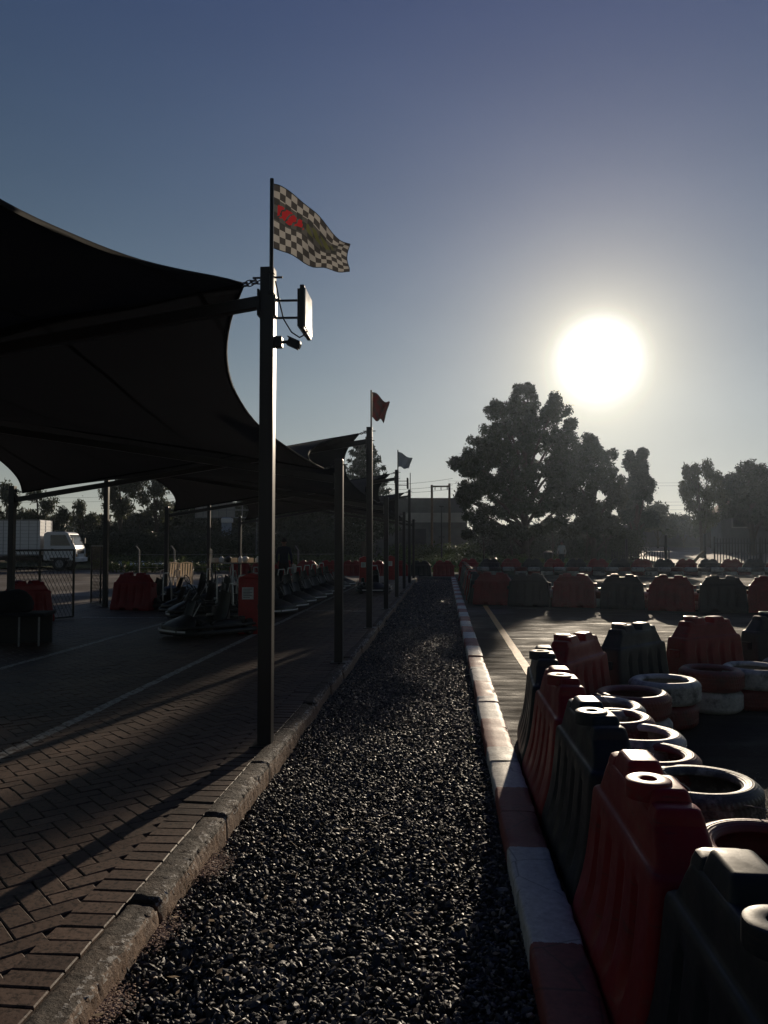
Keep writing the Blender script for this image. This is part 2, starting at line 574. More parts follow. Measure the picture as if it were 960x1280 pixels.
def mat_paver():
    m, t, b = nt('clay_paver')
    at = N(t, 'ShaderNodeAttribute', attribute_name='tint')
    r = ramp(t, [(0, (.10, .062, .047)), (.5, (.132, .082, .060)), (1, (.175, .112, .082))], at.outputs['Fac'])
    ge = N(t, 'ShaderNodeNewGeometry')
    n1 = N(t, 'ShaderNodeTexNoise', inp={'Scale': 55.0, 'Detail': 6.0, 'Roughness': .7})
    n2 = N(t, 'ShaderNodeTexNoise', inp={'Scale': 1.1, 'Detail': 5.0, 'Roughness': .6})
    t.links.new(ge.outputs['Position'], n1.inputs['Vector'])
    t.links.new(ge.outputs['Position'], n2.inputs['Vector'])
    sp1 = ramp(t, [(.38, .25), (.50, 1.0), (.75, 1.2)], n1.outputs['Fac'])
    col = mixc(t, 1.0, r.outputs['Color'], sp1.outputs['Color'], 'MULTIPLY')
    sp2 = ramp(t, [(.35, .62), (.6, 1.0)], n2.outputs['Fac'])
    col = mixc(t, 1.0, col, sp2.outputs['Color'], 'MULTIPLY')
    # worn painted bay lines
    s = N(t, 'ShaderNodeSeparateXYZ')
    t.links.new(ge.outputs['Position'], s.inputs[0])
    X, Y = s.outputs['X'], s.outputs['Y']

    def line(axis, at_, hw):
        return math_n(t, 'LESS_THAN', math_n(t, 'ABSOLUTE', math_n(t, 'SUBTRACT', axis, at_)), hw)
    ln = math_n(t, 'MAXIMUM', line(X, -3.14, .05), line(X, -5.32, .05))
    cross = math_n(t, 'MAXIMUM', line(Y, 15.3, .05), line(Y, 21.0, .05))
    cross = math_n(t, 'MULTIPLY', cross, math_n(t, 'MULTIPLY', math_n(t, 'LESS_THAN', X, -5.3), math_n(t, 'GREATER_THAN', X, -7.4)))
    c2 = math_n(t, 'MULTIPLY', math_n(t, 'MAXIMUM', line(Y, 17.2, .06), line(Y, 27.5, .06)), math_n(t, 'MULTIPLY', math_n(t, 'LESS_THAN', X, -1.7), math_n(t, 'GREATER_THAN', X, -3.1)))
    ln = math_n(t, 'MAXIMUM', ln, math_n(t, 'MAXIMUM', cross, c2))
    n3 = N(t, 'ShaderNodeTexNoise', inp={'Scale': 18.0, 'Detail': 7.0, 'Roughness': .7})
    t.links.new(ge.outputs['Position'], n3.inputs['Vector'])
    wear = ramp(t, [(.38, 0.0), (.55, .8)], n3.outputs['Fac'])
    col = mixc(t, math_n(t, 'MULTIPLY', ln, wear.outputs['Color']), col, (.55, .54, .5))
    t.links.new(col, b.inputs['Base Color'])
    rr = ramp(t, [(.3, .5), (.7, .72)], n1.outputs['Fac'])
    t.links.new(rr.outputs['Color'], b.inputs['Roughness'])
    bp = N(t, 'ShaderNodeBump', inp={'Strength': .45, 'Distance': .003})
    t.links.new(n1.outputs['Fac'], bp.inputs['Height'])
    t.links.new(bp.outputs['Normal'], b.inputs['Normal'])
    b.inputs['Specular IOR Level'].default_value = .4
    return m


M['paver'] = mat_paver()
M['sand'] = mat('jointing_sand', (.05, .036, .028), (.03, .022, .018), rough=.95, scale=30, bump=.5, bscale=120)


def mat_kerb_left():
    m, t, b = nt('old_kerb_concrete')
    ge = N(t, 'ShaderNodeNewGeometry')
    n1 = N(t, 'ShaderNodeTexNoise', inp={'Scale': 42.0, 'Detail': 8.0, 'Roughness': .72})
    n2 = N(t, 'ShaderNodeTexNoise', inp={'Scale': 5.0, 'Detail': 5.0, 'Roughness': .65})
    for n in (n1, n2): t.links.new(ge.outputs['Position'], n.inputs['Vector'])
    base = ramp(t, [(.3, (.13, .080, .054)), (.55, (.24, .155, .105)), (.8, (.34, .24, .165))], n1.outputs['Fac'])
    # flaked remains of pale paint, only along the top edge
    s = N(t, 'ShaderNodeSeparateXYZ')
    t.links.new(ge.outputs['Position'], s.inputs[0])
    edge = math_n(t, 'MULTIPLY', math_n(t, 'GREATER_THAN', s.outputs['Z'], .075), math_n(t, 'GREATER_THAN', s.outputs['X'], -1.235))
    fl = ramp(t, [(.54, 0.0), (.565, 1.0)], n1.outputs['Fac'])
    f2 = ramp(t, [(.40, 0.0), (.5, 1.0)], n2.outputs['Fac'])
    mk = math_n(t, 'MULTIPLY', edge, math_n(t, 'MULTIPLY', fl.outputs['Color'], f2.outputs['Color']))
    dk = ramp(t, [(.42, (.07, .07, .075)), (.62, (.34, .34, .34))], n2.outputs['Fac'])
    top = math_n(t, 'MULTIPLY', math_n(t, 'GREATER_THAN', s.outputs['Z'], .098), .9)
    col = mixc(t, top, base.outputs['Color'], mixc(t, 1.0, base.outputs['Color'], dk.outputs['Color'], 'MULTIPLY'))
    col = mixc(t, mk, col, (.55, .53, .5))
    t.links.new(col, b.inputs['Base Color'])
    b.inputs['Roughness'].default_value = .75
    bp = N(t, 'ShaderNodeBump', inp={'Strength': .9, 'Distance': .018})
    t.links.new(n1.outputs['Fac'], bp.inputs['Height'])
    t.links.new(bp.outputs['Normal'], b.inputs['Normal'])
    return m


M['kerb_old'] = mat_kerb_left()


def mat_kerb_paint():
    m, t, b = nt('painted_kerb')
    ge = N(t, 'ShaderNodeNewGeometry')
    s = N(t, 'ShaderNodeSeparateXYZ')
    t.links.new(ge.outputs['Position'], s.inputs[0])
    n1 = N(t, 'ShaderNodeTexNoise', inp={'Scale': 30.0, 'Detail': 8.0, 'Roughness': .7})
    n2 = N(t, 'ShaderNodeTexNoise', inp={'Scale': 3.5, 'Detail': 8.0, 'Roughness': .75})
    for n in (n1, n2): t.links.new(ge.outputs['Position'], n.inputs['Vector'])
    # red / white blocks, 0.94 m each, painted by hand (edges wobble a little)
    yy = math_n(t, 'ADD', s.outputs['Y'], math_n(t, 'MULTIPLY', math_n(t, 'SUBTRACT', n1.outputs['Fac'], .5), .04))
    ph = math_n(t, 'FRACT', math_n(t, 'DIVIDE', math_n(t, 'SUBTRACT', yy, 2.06), 1.88))
    red = math_n(t, 'LESS_THAN', ph, .5)
    cw = ramp(t, [(.35, (.46, .45, .42)), (.65, (.70, .69, .65))], n1.outputs['Fac'])
    cr = ramp(t, [(.35, (.17, .028, .025)), (.65, (.27, .05, .042))], n1.outputs['Fac'])
    col = mixc(t, red, cw.outputs['Color'], cr.outputs['Color'])
    wear = ramp(t, [(.55, 0.0), (.68, .6)], n2.outputs['Fac'])
    bare = ramp(t, [(.35, (.20, .18, .155)), (.65, (.34, .31, .27))], n1.outputs['Fac'])
    col = mixc(t, wear.outputs['Color'], col, bare.outputs['Color'])
    vo = N(t, 'ShaderNodeTexVoronoi', feature='DISTANCE_TO_EDGE', inp={'Scale': 2.3})
    t.links.new(ge.outputs['Position'], vo.inputs['Vector'])
    cr_ = ramp(t, [(.004, .35), (.012, 1.0)], vo.outputs['Distance'])
    col = mixc(t, .7, col, mixc(t, 1.0, col, cr_.outputs['Color'], 'MULTIPLY'))
    t.links.new(col, b.inputs['Base Color'])
    b.inputs['Roughness'].default_value = .62
    bp = N(t, 'ShaderNodeBump', inp={'Strength': .5, 'Distance': .006})
    t.links.new(n1.outputs['Fac'], bp.inputs['Height'])
    t.links.new(bp.outputs['Normal'], b.inputs['Normal'])
    return m


M['kerb_paint'] = mat_kerb_paint()


def mat_asphalt(name, ca, cb, r1=.62, r2=.92, big=.35, bumps=.6, glossy=(.06, .4)):
    m, t, b = nt(name)
    ge = N(t, 'ShaderNodeNewGeometry')
    n1 = N(t, 'ShaderNodeTexNoise', inp={'Scale': 70.0, 'Detail': 6.0, 'Roughness': .75})
    n2 = N(t, 'ShaderNodeTexNoise', inp={'Scale': big, 'Detail': 7.0, 'Roughness': .62})
    n3 = N(t, 'ShaderNodeTexNoise', inp={'Scale': 2.4, 'Detail': 6.0, 'Roughness': .7})
    mp = N(t, 'ShaderNodeMapping', inp={'Scale': (.45, 1.8, 1.0)})
    t.links.new(ge.outputs['Position'], mp.inputs['Vector'])
    t.links.new(ge.outputs['Position'], n1.inputs['Vector'])
    t.links.new(ge.outputs['Position'], n2.inputs['Vector'])
    t.links.new(mp.outputs[0], n3.inputs['Vector'])
    c = ramp(t, [(.3, ca), (.7, cb)], n2.outputs['Fac'])
    g = ramp(t, [(.3, .55), (.7, 1.35)], n1.outputs['Fac'])
    col = mixc(t, 1.0, c.outputs['Color'], g.outputs['Color'], 'MULTIPLY')
    g3 = ramp(t, [(.35, .6), (.62, 1.25)], n3.outputs['Fac'])
    col = mixc(t, 1.0, col, g3.outputs['Color'], 'MULTIPLY')
    t.links.new(col, b.inputs['Base Color'])
    rr = ramp(t, [(.35, r1), (.65, r2)], n3.outputs['Fac'])
    t.links.new(rr.outputs['Color'], b.inputs['Roughness'])
    ad = math_n(t, 'ADD', n1.outputs['Fac'], math_n(t, 'MULTIPLY', n3.outputs['Fac'], 1.5))
    gl = ramp(t, [(.50, glossy[0]), (.64, glossy[1])], n2.outputs['Fac'])
    t.links.new(gl.outputs['Color'], b.inputs['Specular IOR Level'])
    bp = N(t, 'ShaderNodeBump', inp={'Strength': bumps, 'Distance': .012})
    t.links.new(ad, bp.inputs['Height'])
    t.links.new(bp.outputs['Normal'], b.inputs['Normal'])
    return m


M['asphalt'] = mat_asphalt('track_asphalt', (.018, .016, .015), (.040, .033, .028), .6, 1.0, .42)
M['yard'] = mat_asphalt('dusty_yard', (.14, .12, .10), (.22, .185, .155), .55, .85)
M['earth'] = mat_asphalt('dry_earth', (.17, .12, .085), (.26, .20, .14), .75, .95, bumps=.8)
M['grass_soil'] = mat_asphalt('grassy_soil', (.05, .06, .022), (.085, .095, .035), .8, .95, bumps=.8)
M['road'] = mat_asphalt('pale_road', (.26, .20, .17), (.36, .28, .24), .6, .8, glossy=(.15, .3))
M['yellow'] = mat('worn_yellow_paint', (.62, .29, .03), (.42, .22, .04), rough=.55, scale=12, bump=.3, bscale=60, stops=(.4, .75))


def mat_tyre(kind):
    m, t, b = nt(kind + '_tyre_rubber')
    tc = N(t, 'ShaderNodeTexCoord')
    oi = N(t, 'ShaderNodeObjectInfo')
    ad = N(t, 'ShaderNodeVectorMath', operation='ADD')
    sc = N(t, 'ShaderNodeVectorMath', operation='SCALE')
    sc.inputs[0].default_value = (17.0, 31.0, 7.0)
    t.links.new(oi.outputs['Random'], sc.inputs['Scale'])
    t.links.new(tc.outputs['Object'], ad.inputs[0])
    t.links.new(sc.outputs[0], ad.inputs[1])
    n1 = N(t, 'ShaderNodeTexNoise', inp={'Scale': 26.0, 'Detail': 7.0, 'Roughness': .7})
    n2 = N(t, 'ShaderNodeTexNoise', inp={'Scale': 5.0, 'Detail': 6.0, 'Roughness': .7})
    t.links.new(ad.outputs[0], n1.inputs['Vector'])
    t.links.new(ad.outputs[0], n2.inputs['Vector'])
    rub = ramp(t, [(.3, (.016, .016, .016)), (.7, (.045, .04, .037))], n1.outputs['Fac'])
    if kind == 'white':
        pc = ramp(t, [(.3, (.36, .35, .34)), (.7, (.6, .58, .55))], n1.outputs['Fac']); lo, hi = .48, .66
    elif kind == 'red':
        pc = ramp(t, [(.3, (.12, .022, .02)), (.7, (.22, .04, .032))], n1.outputs['Fac']); lo, hi = .52, .7
    elif kind == 'worn':
        pc = ramp(t, [(.3, (.30, .29, .27)), (.7, (.5, .48, .45))], n1.outputs['Fac']); lo, hi = .36, .5
    else:
        pc = ramp(t, [(.3, (.03, .03, .03)), (.7, (.07, .065, .06))], n1.outputs['Fac']); lo, hi = .6, .8
    wr = ramp(t, [(lo, 0.0), (hi, .9)], n2.outputs['Fac'])
    col = mixc(t, wr.outputs['Color'], pc.outputs['Color'], rub.outputs['Color'])
    t.links.new(col, b.inputs['Base Color'])
    b.inputs['Roughness'].default_value = .5
    # tread blocks on the running surface: bars by angle
    s = N(t, 'ShaderNodeSeparateXYZ')
    t.links.new(tc.outputs['Object'], s.inputs[0])
    an = math_n(t, 'ARCTAN2', s.outputs['Y'], s.outputs['X'])
    zz = math_n(t, 'MULTIPLY', s.outputs['Z'], 60.0)
    st = math_n(t, 'SINE', math_n(t, 'ADD', math_n(t, 'MULTIPLY', an, 64.0), zz))
    rr_ = math_n(t, 'SQRT', math_n(t, 'ADD', math_n(t, 'MULTIPLY', s.outputs['X'], s.outputs['X']), math_n(t, 'MULTIPLY', s.outputs['Y'], s.outputs['Y'])))
    outer = math_n(t, 'GREATER_THAN', rr_, .291)
    ridge = math_n(t, 'MULTIPLY', math_n(t, 'SINE', math_n(t, 'MULTIPLY', rr_, 520.0)), math_n(t, 'SUBTRACT', .22, math_n(t, 'MULTIPLY', outer, .22)))
    h = math_n(t, 'ADD', math_n(t, 'ADD', math_n(t, 'MULTIPLY', math_n(t, 'MULTIPLY', st, outer), .5), ridge), n1.outputs['Fac'])
    bp = N(t, 'ShaderNodeBump', inp={'Strength': .5, 'Distance': .006})
    t.links.new(h, bp.inputs['Height'])
    t.links.new(bp.outputs['Normal'], b.inputs['Normal'])
    return m


for k in ('white', 'red', 'black', 'worn'): M['tyre_' + k] = mat_tyre(k)

# ------------------------------------------------------------------ light
SUN_EL = rad(13.1)
SUN_AZ = rad(11.3)
SUND = Vector((math.sin(SUN_AZ) * math.cos(SUN_EL), math.cos(SUN_AZ) * math.cos(SUN_EL), math.sin(SUN_EL)))
w = bpy.data.worlds.new('World')
scene.world = w
w.use_nodes = True
wt = w.node_tree
bg = wt.nodes['Background']
sky = N(wt, 'ShaderNodeTexSky', sky_type='NISHITA')
sky.sun_disc = False
sky.sun_elevation = SUN_EL
sky.sun_rotation = SUN_AZ
sky.altitude = 3000
sky.air_density = 0.35
sky.dust_density = 0.2
sky.ozone_density = 1.0
SKY_S = 0.05
# the bright aureole of the hazy low sun, as part of the sky itself
tcw = N(wt, 'ShaderNodeTexCoord')
nrm = N(wt, 'ShaderNodeVectorMath', operation='NORMALIZE')
wt.links.new(tcw.outputs['Generated'], nrm.inputs[0])
dt = N(wt, 'ShaderNodeVectorMath', operation='DOT_PRODUCT')
wt.links.new(nrm.outputs[0], dt.inputs[0])
dt.inputs[1].default_value = SUND
ang = math_n(wt, 'ARCCOSINE', math_n(wt, 'MINIMUM', dt.outputs['Value'], .999999))
deg = math_n(wt, 'MULTIPLY', ang, 180 / PI)


def expo(k, amp):
    return math_n(wt, 'MULTIPLY', math_n(wt, 'EXPONENT', math_n(wt, 'MULTIPLY', deg, -1.0 / k)), amp)


disc = math_n(wt, 'DIVIDE', 70.0, math_n(wt, 'ADD', 1.0, math_n(wt, 'POWER', math_n(wt, 'DIVIDE', deg, 2.05), 6.0)))


def tinted(fac, c):
    n_ = N(wt, 'ShaderNodeVectorMath', operation='SCALE')
    n_.inputs[0].default_value = c
    wt.links.new(fac, n_.inputs['Scale'])
    return n_.outputs[0]


def tinted_vec(v, k):
    n_ = N(wt, 'ShaderNodeVectorMath', operation='SCALE')
    wt.links.new(v, n_.inputs[0])
    n_.inputs['Scale'].default_value = k
    return n_.outputs[0]


def vadd(a, b_):
    n_ = N(wt, 'ShaderNodeVectorMath', operation='ADD')
    wt.links.new(a, n_.inputs[0])
    wt.links.new(b_, n_.inputs[1])
    return n_.outputs[0]


sepw = N(wt, 'ShaderNodeSeparateXYZ')
wt.links.new(nrm.outputs[0], sepw.inputs[0])
elev = math_n(wt, 'MULTIPLY', math_n(wt, 'ARCSINE', math_n(wt, 'MAXIMUM', sepw.outputs['Z'], 0.0)), 180 / PI)


def band(k):
    return math_n(wt, 'MULTIPLY', math_n(wt, 'EXPONENT', math_n(wt, 'MULTIPLY', elev, -1 / k)), expo(100.0, 1.0))


glow = vadd(vadd(tinted(disc, (1.0, .97, .9)), tinted(expo(3.2, .95), (31.5, 28.3, 16.8))), tinted(expo(10.0, .95), (6.9, 3.8, 1.4)))
glow = vadd(glow, tinted(expo(60.0, .95), (.25, .6, 5.1)))
glow = vadd(glow, vadd(tinted(band(6.0), (12.5, 5.6, 0.0)), tinted(band(20.0), (6.6, 11.05, 7.4))))
# thin uneven veil in the hazy air
veil_map = N(wt, 'ShaderNodeMapping', inp={'Scale': (2.2, 2.2, 7.0)})
wt.links.new(nrm.outputs[0], veil_map.inputs['Vector'])
veil = N(wt, 'ShaderNodeTexNoise', inp={'Scale': 1.6, 'Detail': 5.0, 'Roughness': .55})
wt.links.new(veil_map.outputs[0], veil.inputs['Vector'])
vk = math_n(wt, 'ADD', .93, math_n(wt, 'MULTIPLY', veil.outputs['Fac'], .14))
vs_ = N(wt, 'ShaderNodeVectorMath', operation='SCALE')
wt.links.new(glow, vs_.inputs[0])
wt.links.new(vk, vs_.inputs['Scale'])
glow = vs_.outputs[0]
addv = N(wt, 'ShaderNodeVectorMath', operation='ADD')
wt.links.new(tinted_vec(sky.outputs[0], .34), addv.inputs[0])
wt.links.new(glow, addv.inputs[1])
wt.links.new(addv.outputs[0], bg.inputs['Color'])
bg.inputs['Strength'].default_value = SKY_S

sun = bpy.data.lights.new('sun', 'SUN')
sun.energy = 5.0
sun.angle = rad(.55)
sun.color = (1.0, .84, .64)
sun_o = bpy.data.objects.new('sun', sun)
COL.objects.link(sun_o)
sun_o.rotation_euler = SUND.to_track_quat('Z', 'Y').to_euler()
sun_o.location = SUND * 100

vs = scene.view_settings
scene.display_settings.display_device = 'sRGB'
vs.view_transform = 'Standard'
vs.look = 'None'
vs.gamma = 1
vs.use_curve_mapping = False
vs.exposure = -0.47

cy = scene.cycles
cy.use_denoising = True
try:
    cy.denoiser = 'OPENIMAGEDENOISE'
except Exception:
    pass
cy.max_bounces = 6
cy.diffuse_bounces = 3
cy.glossy_bounces = 3
cy.transmission_bounces = 4
cy.volume_bounces = 1
cy.sample_clamp_indirect = 4.0
cy.sample_clamp_direct = 0.0
cy.caustics_reflective = False
cy.caustics_refractive = False

# ------------------------------------------------------------------ ground
XR, XL = -1.33, -8.0          # the two rows of canopy posts
PZ = 0.10                     # paving level


def sheet(name, x0, x1, y0, y1, z, m, nx=1, ny=1, fn=None):
    b = MB()
    b.grid(lambda u, v: Vector((x0 + (x1 - x0) * u, y0 + (y1 - y0) * v, z + (fn(x0 + (x1 - x0) * u, y0 + (y1 - y0) * v) if fn else 0))), nx, ny)
    o = b.build(name, m)
    return tag(o, kind='structure')


sheet('ground', -900, 900, -60, 2200, -0.05, M['earth'])
sheet('track_asphalt', .45, 46, -6, 45, -0.004, M['asphalt'])
sheet('gravel_bed', -1.25, .42, -3, 35.6, -0.036, M['gravel_bed'])
sheet('yard', -60, -8.9, -6, 46, -0.003, M['yard'])
sheet('paving_bed', -9.0, -1.30, -3, 36.2, PZ - .008, M['sand'])
sheet('grass_verge', -45, 12, 46.5, 62, 0.002, M['grass_soil'], 60, 24,
      lambda x, y: .12 + .22 * mnoise.noise(Vector((x * .35, y * .8, 3.1))))
sheet('far_road', 16.5, 46, 52, 97, 0.0, M['road'], 8, 20, lambda x, y: max(0.0, (y - 54) / 38 * 1.17))

# paving side wall toward the yard, a plain step
b = MB().box((-9.0, 16.6, PZ / 2 - .01), (.12, 39.2, PZ))
tag(b.build('kerb', M['concrete_post'], bevel=.01), kind='structure')

# yellow line on the track
b = MB()
n = 60
for i in range(n):
    y0 = 5.6 + i * (14.6 / n); y1 = y0 + 14.6 / n
    j0 = .012 * mnoise.noise(Vector((0, y0 * 2.1, 0))); j1 = .012 * mnoise.noise(Vector((0, y1 * 2.1, 0)))
    b.raw([(1.0 + j0, y0, 0), (1.12 + j0, y0, 0), (1.12 + j1, y1, 0), (1.0 + j1, y1, 0)], [(0, 1, 2, 3)])
tag(b.build('road_marking', M['yellow']), kind='structure')


# ---- herringbone pavers, each a real brick
def pavers():
    W, L, G = .1, .2, .004
    cx, cy_ = -5.3, 17.0
    c45, s45 = math.cos(rad(45)), math.sin(rad(45))
    items = []
    R = 230
    for i in range(-R, R):
        for j in range(-R, R):
            k = (i - j) % 4
            if k == 0: ox, oy, ang_ = (i + 1) * W, (j + .5) * W, 0
            elif k == 3: ox, oy, ang_ = (i + .5) * W, (j + 1) * W, 1
            else: continue
            x = cx + ox * c45 - oy * s45
            y = cy_ + ox * s45 + oy * c45
            if -8.92 < x < -1.46 and -.2 < y < 36.1:
                items.append((x, y, rad(45) + (PI / 2 if ang_ else 0), 0.0))
    y = -.2
    while y < 36.1:
        items.append((-1.425, y, 0.0, .004))
        y += .104
    items = np.array(items)
    n = len(items)
    hx, hy = L / 2 - G / 2, W / 2 - G / 2
    ch = .0045
    base = []
    for (a, z) in ((0, -.03), (0, -.005), (ch, 0.0)):
        for (sx, sy) in ((-1, -1), (1, -1), (1, 1), (-1, 1)):
            base.append((sx * (hx - a), sy * (hy - a), z))
    base = np.array(base)
    V = np.repeat(base[None], n, 0)
    tilt = RNG.normal(0, .008, (n, 2)) * (1 + 2.2 * (RNG.random((n, 1)) > .93))
    V[:, :, 2] += V[:, :, 0] * tilt[:, :1] + V[:, :, 1] * tilt[:, 1:]
    c, s = np.cos(items[:, 2])[:, None], np.sin(items[:, 2])[:, None]
    jit = RNG.normal(0, .02, n)[:, None]
    x = V[:, :, 0] * (c - s * jit) - V[:, :, 1] * (s + c * jit)
    y = V[:, :, 0] * (s + c * jit) + V[:, :, 1] * (c - s * jit)
    V[:, :, 0] = x + items[:, :1]
    V[:, :, 1] = y + items[:, 1:2]
    lvl = np.array([.006 * mnoise.noise(Vector((a * .9, b_ * .9, 0))) for a, b_ in items[:, :2]])
    V[:, :, 2] += PZ + items[:, 3:4] + RNG.normal(0, .0012, n)[:, None] + lvl[:, None]
    f = []
    for lv in (0, 4):
        for k in range(4):
            f.append((lv + k, lv + (k + 1) % 4, lv + 4 + (k + 1) % 4, lv + 4 + k))
    f.append((8, 9, 10, 11))
    f = np.array(f)
    F = (f[None] + (np.arange(n) * 12)[:, None, None]).reshape(-1, 4)
    t = np.repeat(np.clip(RNG.normal(.5, .22, n), 0, 1), 12)
    o = link_mesh('paving', np_mesh('paving', V.reshape(-1, 3), F, M['paver'], attr=t))
    tag(o, kind='structure')


pavers()


# ---- gravel
def stones(n, xs, ys, size, zmax):
    ico = MB()
    ph = (1 + 5 ** .5) / 2
    iv = np.array([(-1, ph, 0), (1, ph, 0), (-1, -ph, 0), (1, -ph, 0), (0, -1, ph), (0, 1, ph), (0, -1, -ph), (0, 1, -ph), (ph, 0, -1), (ph, 0, 1), (-ph, 0, -1), (-ph, 0, 1)])
    iv = iv / np.linalg.norm(iv[0])
    fi = np.array([(0, 11, 5), (0, 5, 1), (0, 1, 7), (0, 7, 10), (0, 10, 11), (1, 5, 9), (5, 11, 4), (11, 10, 2), (10, 7, 6), (7, 1, 8),
                   (3, 9, 4), (3, 4, 2), (3, 2, 6), (3, 6, 8), (3, 8, 9), (4, 9, 5), (2, 4, 11), (6, 2, 10), (8, 6, 7), (9, 8, 1)])
    V = np.repeat(iv[None], n, 0) * (1 + RNG.uniform(-.32, .28, (n, 12, 1)))
    s = size[0] + (size[1] - size[0]) * RNG.random(n) ** 1.6
    sc = np.stack([s * RNG.uniform(.9, 1.45, n), s * RNG.uniform(.6, 1.0, n), s * RNG.uniform(.32, .62, n)], 1)
    V = V * sc[:, None, :]
    q = RNG.normal(0, 1, (n, 4)) * np.array([1.0, .38, .38, 1.0])
    q /= np.linalg.norm(q, axis=1)[:, None]
    w_, x_, y_, z_ = q.T
    Rm = np.stack([np.stack([1 - 2 * (y_ * y_ + z_ * z_), 2 * (x_ * y_ - w_ * z_), 2 * (x_ * z_ + w_ * y_)], 1),
                   np.stack([2 * (x_ * y_ + w_ * z_), 1 - 2 * (x_ * x_ + z_ * z_), 2 * (y_ * z_ - w_ * x_)], 1),
                   np.stack([2 * (x_ * z_ - w_ * y_), 2 * (y_ * z_ + w_ * x_), 1 - 2 * (x_ * x_ + y_ * y_)], 1)], 1)
    V = np.einsum('nij,nkj->nki', Rm, V)
    px = RNG.uniform(xs[0], xs[1], n)
    py = RNG.uniform(ys[0], ys[1], n)
    und = .018 * np.sin(px * 5.1 + py * 1.3) * np.sin(py * 2.7 - px * 2.2)
    V[:, :, 0] += px[:, None]
    V[:, :, 1] += py[:, None]
    V[:, :, 2] += (RNG.uniform(.0, zmax, n) + und + (-.02 if ys[1] > 6 else .008))[:, None]
    F = (fi[None] + (np.arange(n) * 12)[:, None, None]).reshape(-1, 3)
    t = np.repeat(RNG.random(n), 12)
    return V.reshape(-1, 3), F, t


Vs, Fs, Ts, off = [], [], [], 0
for (nn, ys, size, zm) in ((46000, (1.4, 7.5), (.007, .0175), .024), (28000, (7.5, 14.5), (.010, .02), .026), (1500, (1.4, 9.0), (.018, .027), .02), (20000, (14.5, 35.2), (.02, .036), .03)):
    V, F, t = stones(nn, (-1.2, .33), ys, size, zm)
    Vs.append(V); Fs.append(F + off); Ts.append(t); off += len(V)
o = link_mesh('gravel', np_mesh('gravel', np.concatenate(Vs), np.concatenate(Fs), M['gravel'], attr=np.concatenate(Ts)))
tag(o, 'dark crushed stone filling the strip between the two kerbs', 'gravel', kind='stuff')

sn = []
so = 0
SV, SF, ST = [], [], []
for (px_, py_, rx_, ry_, n_) in ((262, 1085, .10, .16, 900), (130, 1262, .09, .14, 900), (205, 1165, .05, .16, 400)):
    c_ = gp(px_, py_, .02)
    V, F, t = stones(n_, (-1, 1), (-1, 1), (.003, .008), .006)
    V = V.reshape(n_, 12, 3)
    mv = V.mean(1)
    q_ = RNG.normal(0, .5, (n_, 2))
    V[:, :, 0] += (c_.x + q_[:, 0] * rx_ - mv[:, 0])[:, None]
    V[:, :, 1] += (c_.y + q_[:, 1] * ry_ - mv[:, 1])[:, None]
    V[:, :, 2] = (V[:, :, 2] - mv[:, 2:3]) * .6 + .03
    SV.append(V.reshape(-1, 3)); SF.append(F + so); ST.append(t); so += n_ * 12
o = link_mesh('sand', np_mesh('sand', np.concatenate(SV), np.concatenate(SF), mat('crumbled_brick_sand', (.36, .25, .19), (.5, .38, .3), rough=.9, scale=60)))
tag(o, 'pinkish crumbled sand spilled on the gravel along the old kerb', 'sand', kind='stuff')

# gritty chippings on the asphalt beside the tyres
V, F, t = stones(5000, (1.55, 3.4), (1.6, 5.6), (.003, .007), .004)
o = link_mesh('loose_grit', np_mesh('loose_grit', V, F, M['gravel'], attr=t))
tag(o, 'fine loose grit on the asphalt beside the tyre stacks', 'grit', kind='stuff')


# dry leaves and straw on the strip
nl = 150
b = MB()
for i in range(nl):
    x, y = random.uniform(-1.15, .3), 2.0 + 11 * random.random() ** 1.6
    a = random.uniform(0, 2 * PI)
    c = Vector((x, y, .036 + random.uniform(0, .012)))
    d = Vector((math.cos(a), math.sin(a), random.uniform(-.15, .15)))
    p = Vector((-d.y, d.x, random.uniform(-.3, .3)))
    if i % 3:
        L, w_ = random.uniform(.012, .03), random.uniform(.006, .012)
    else:
        L, w_ = random.uniform(.03, .07), .0018
    b.raw([c - d * L, c + p * w_, c + d * L, c - p * w_], [(0, 1, 2, 3)])
o = b.build('fallen_leaves', mat('dry_litter', (.34, .24, .13), (.22, .15, .09), rough=.7, scale=12))
tag(o, 'scattered dry leaves and straw lying on the gravel strip', 'litter', kind='stuff')


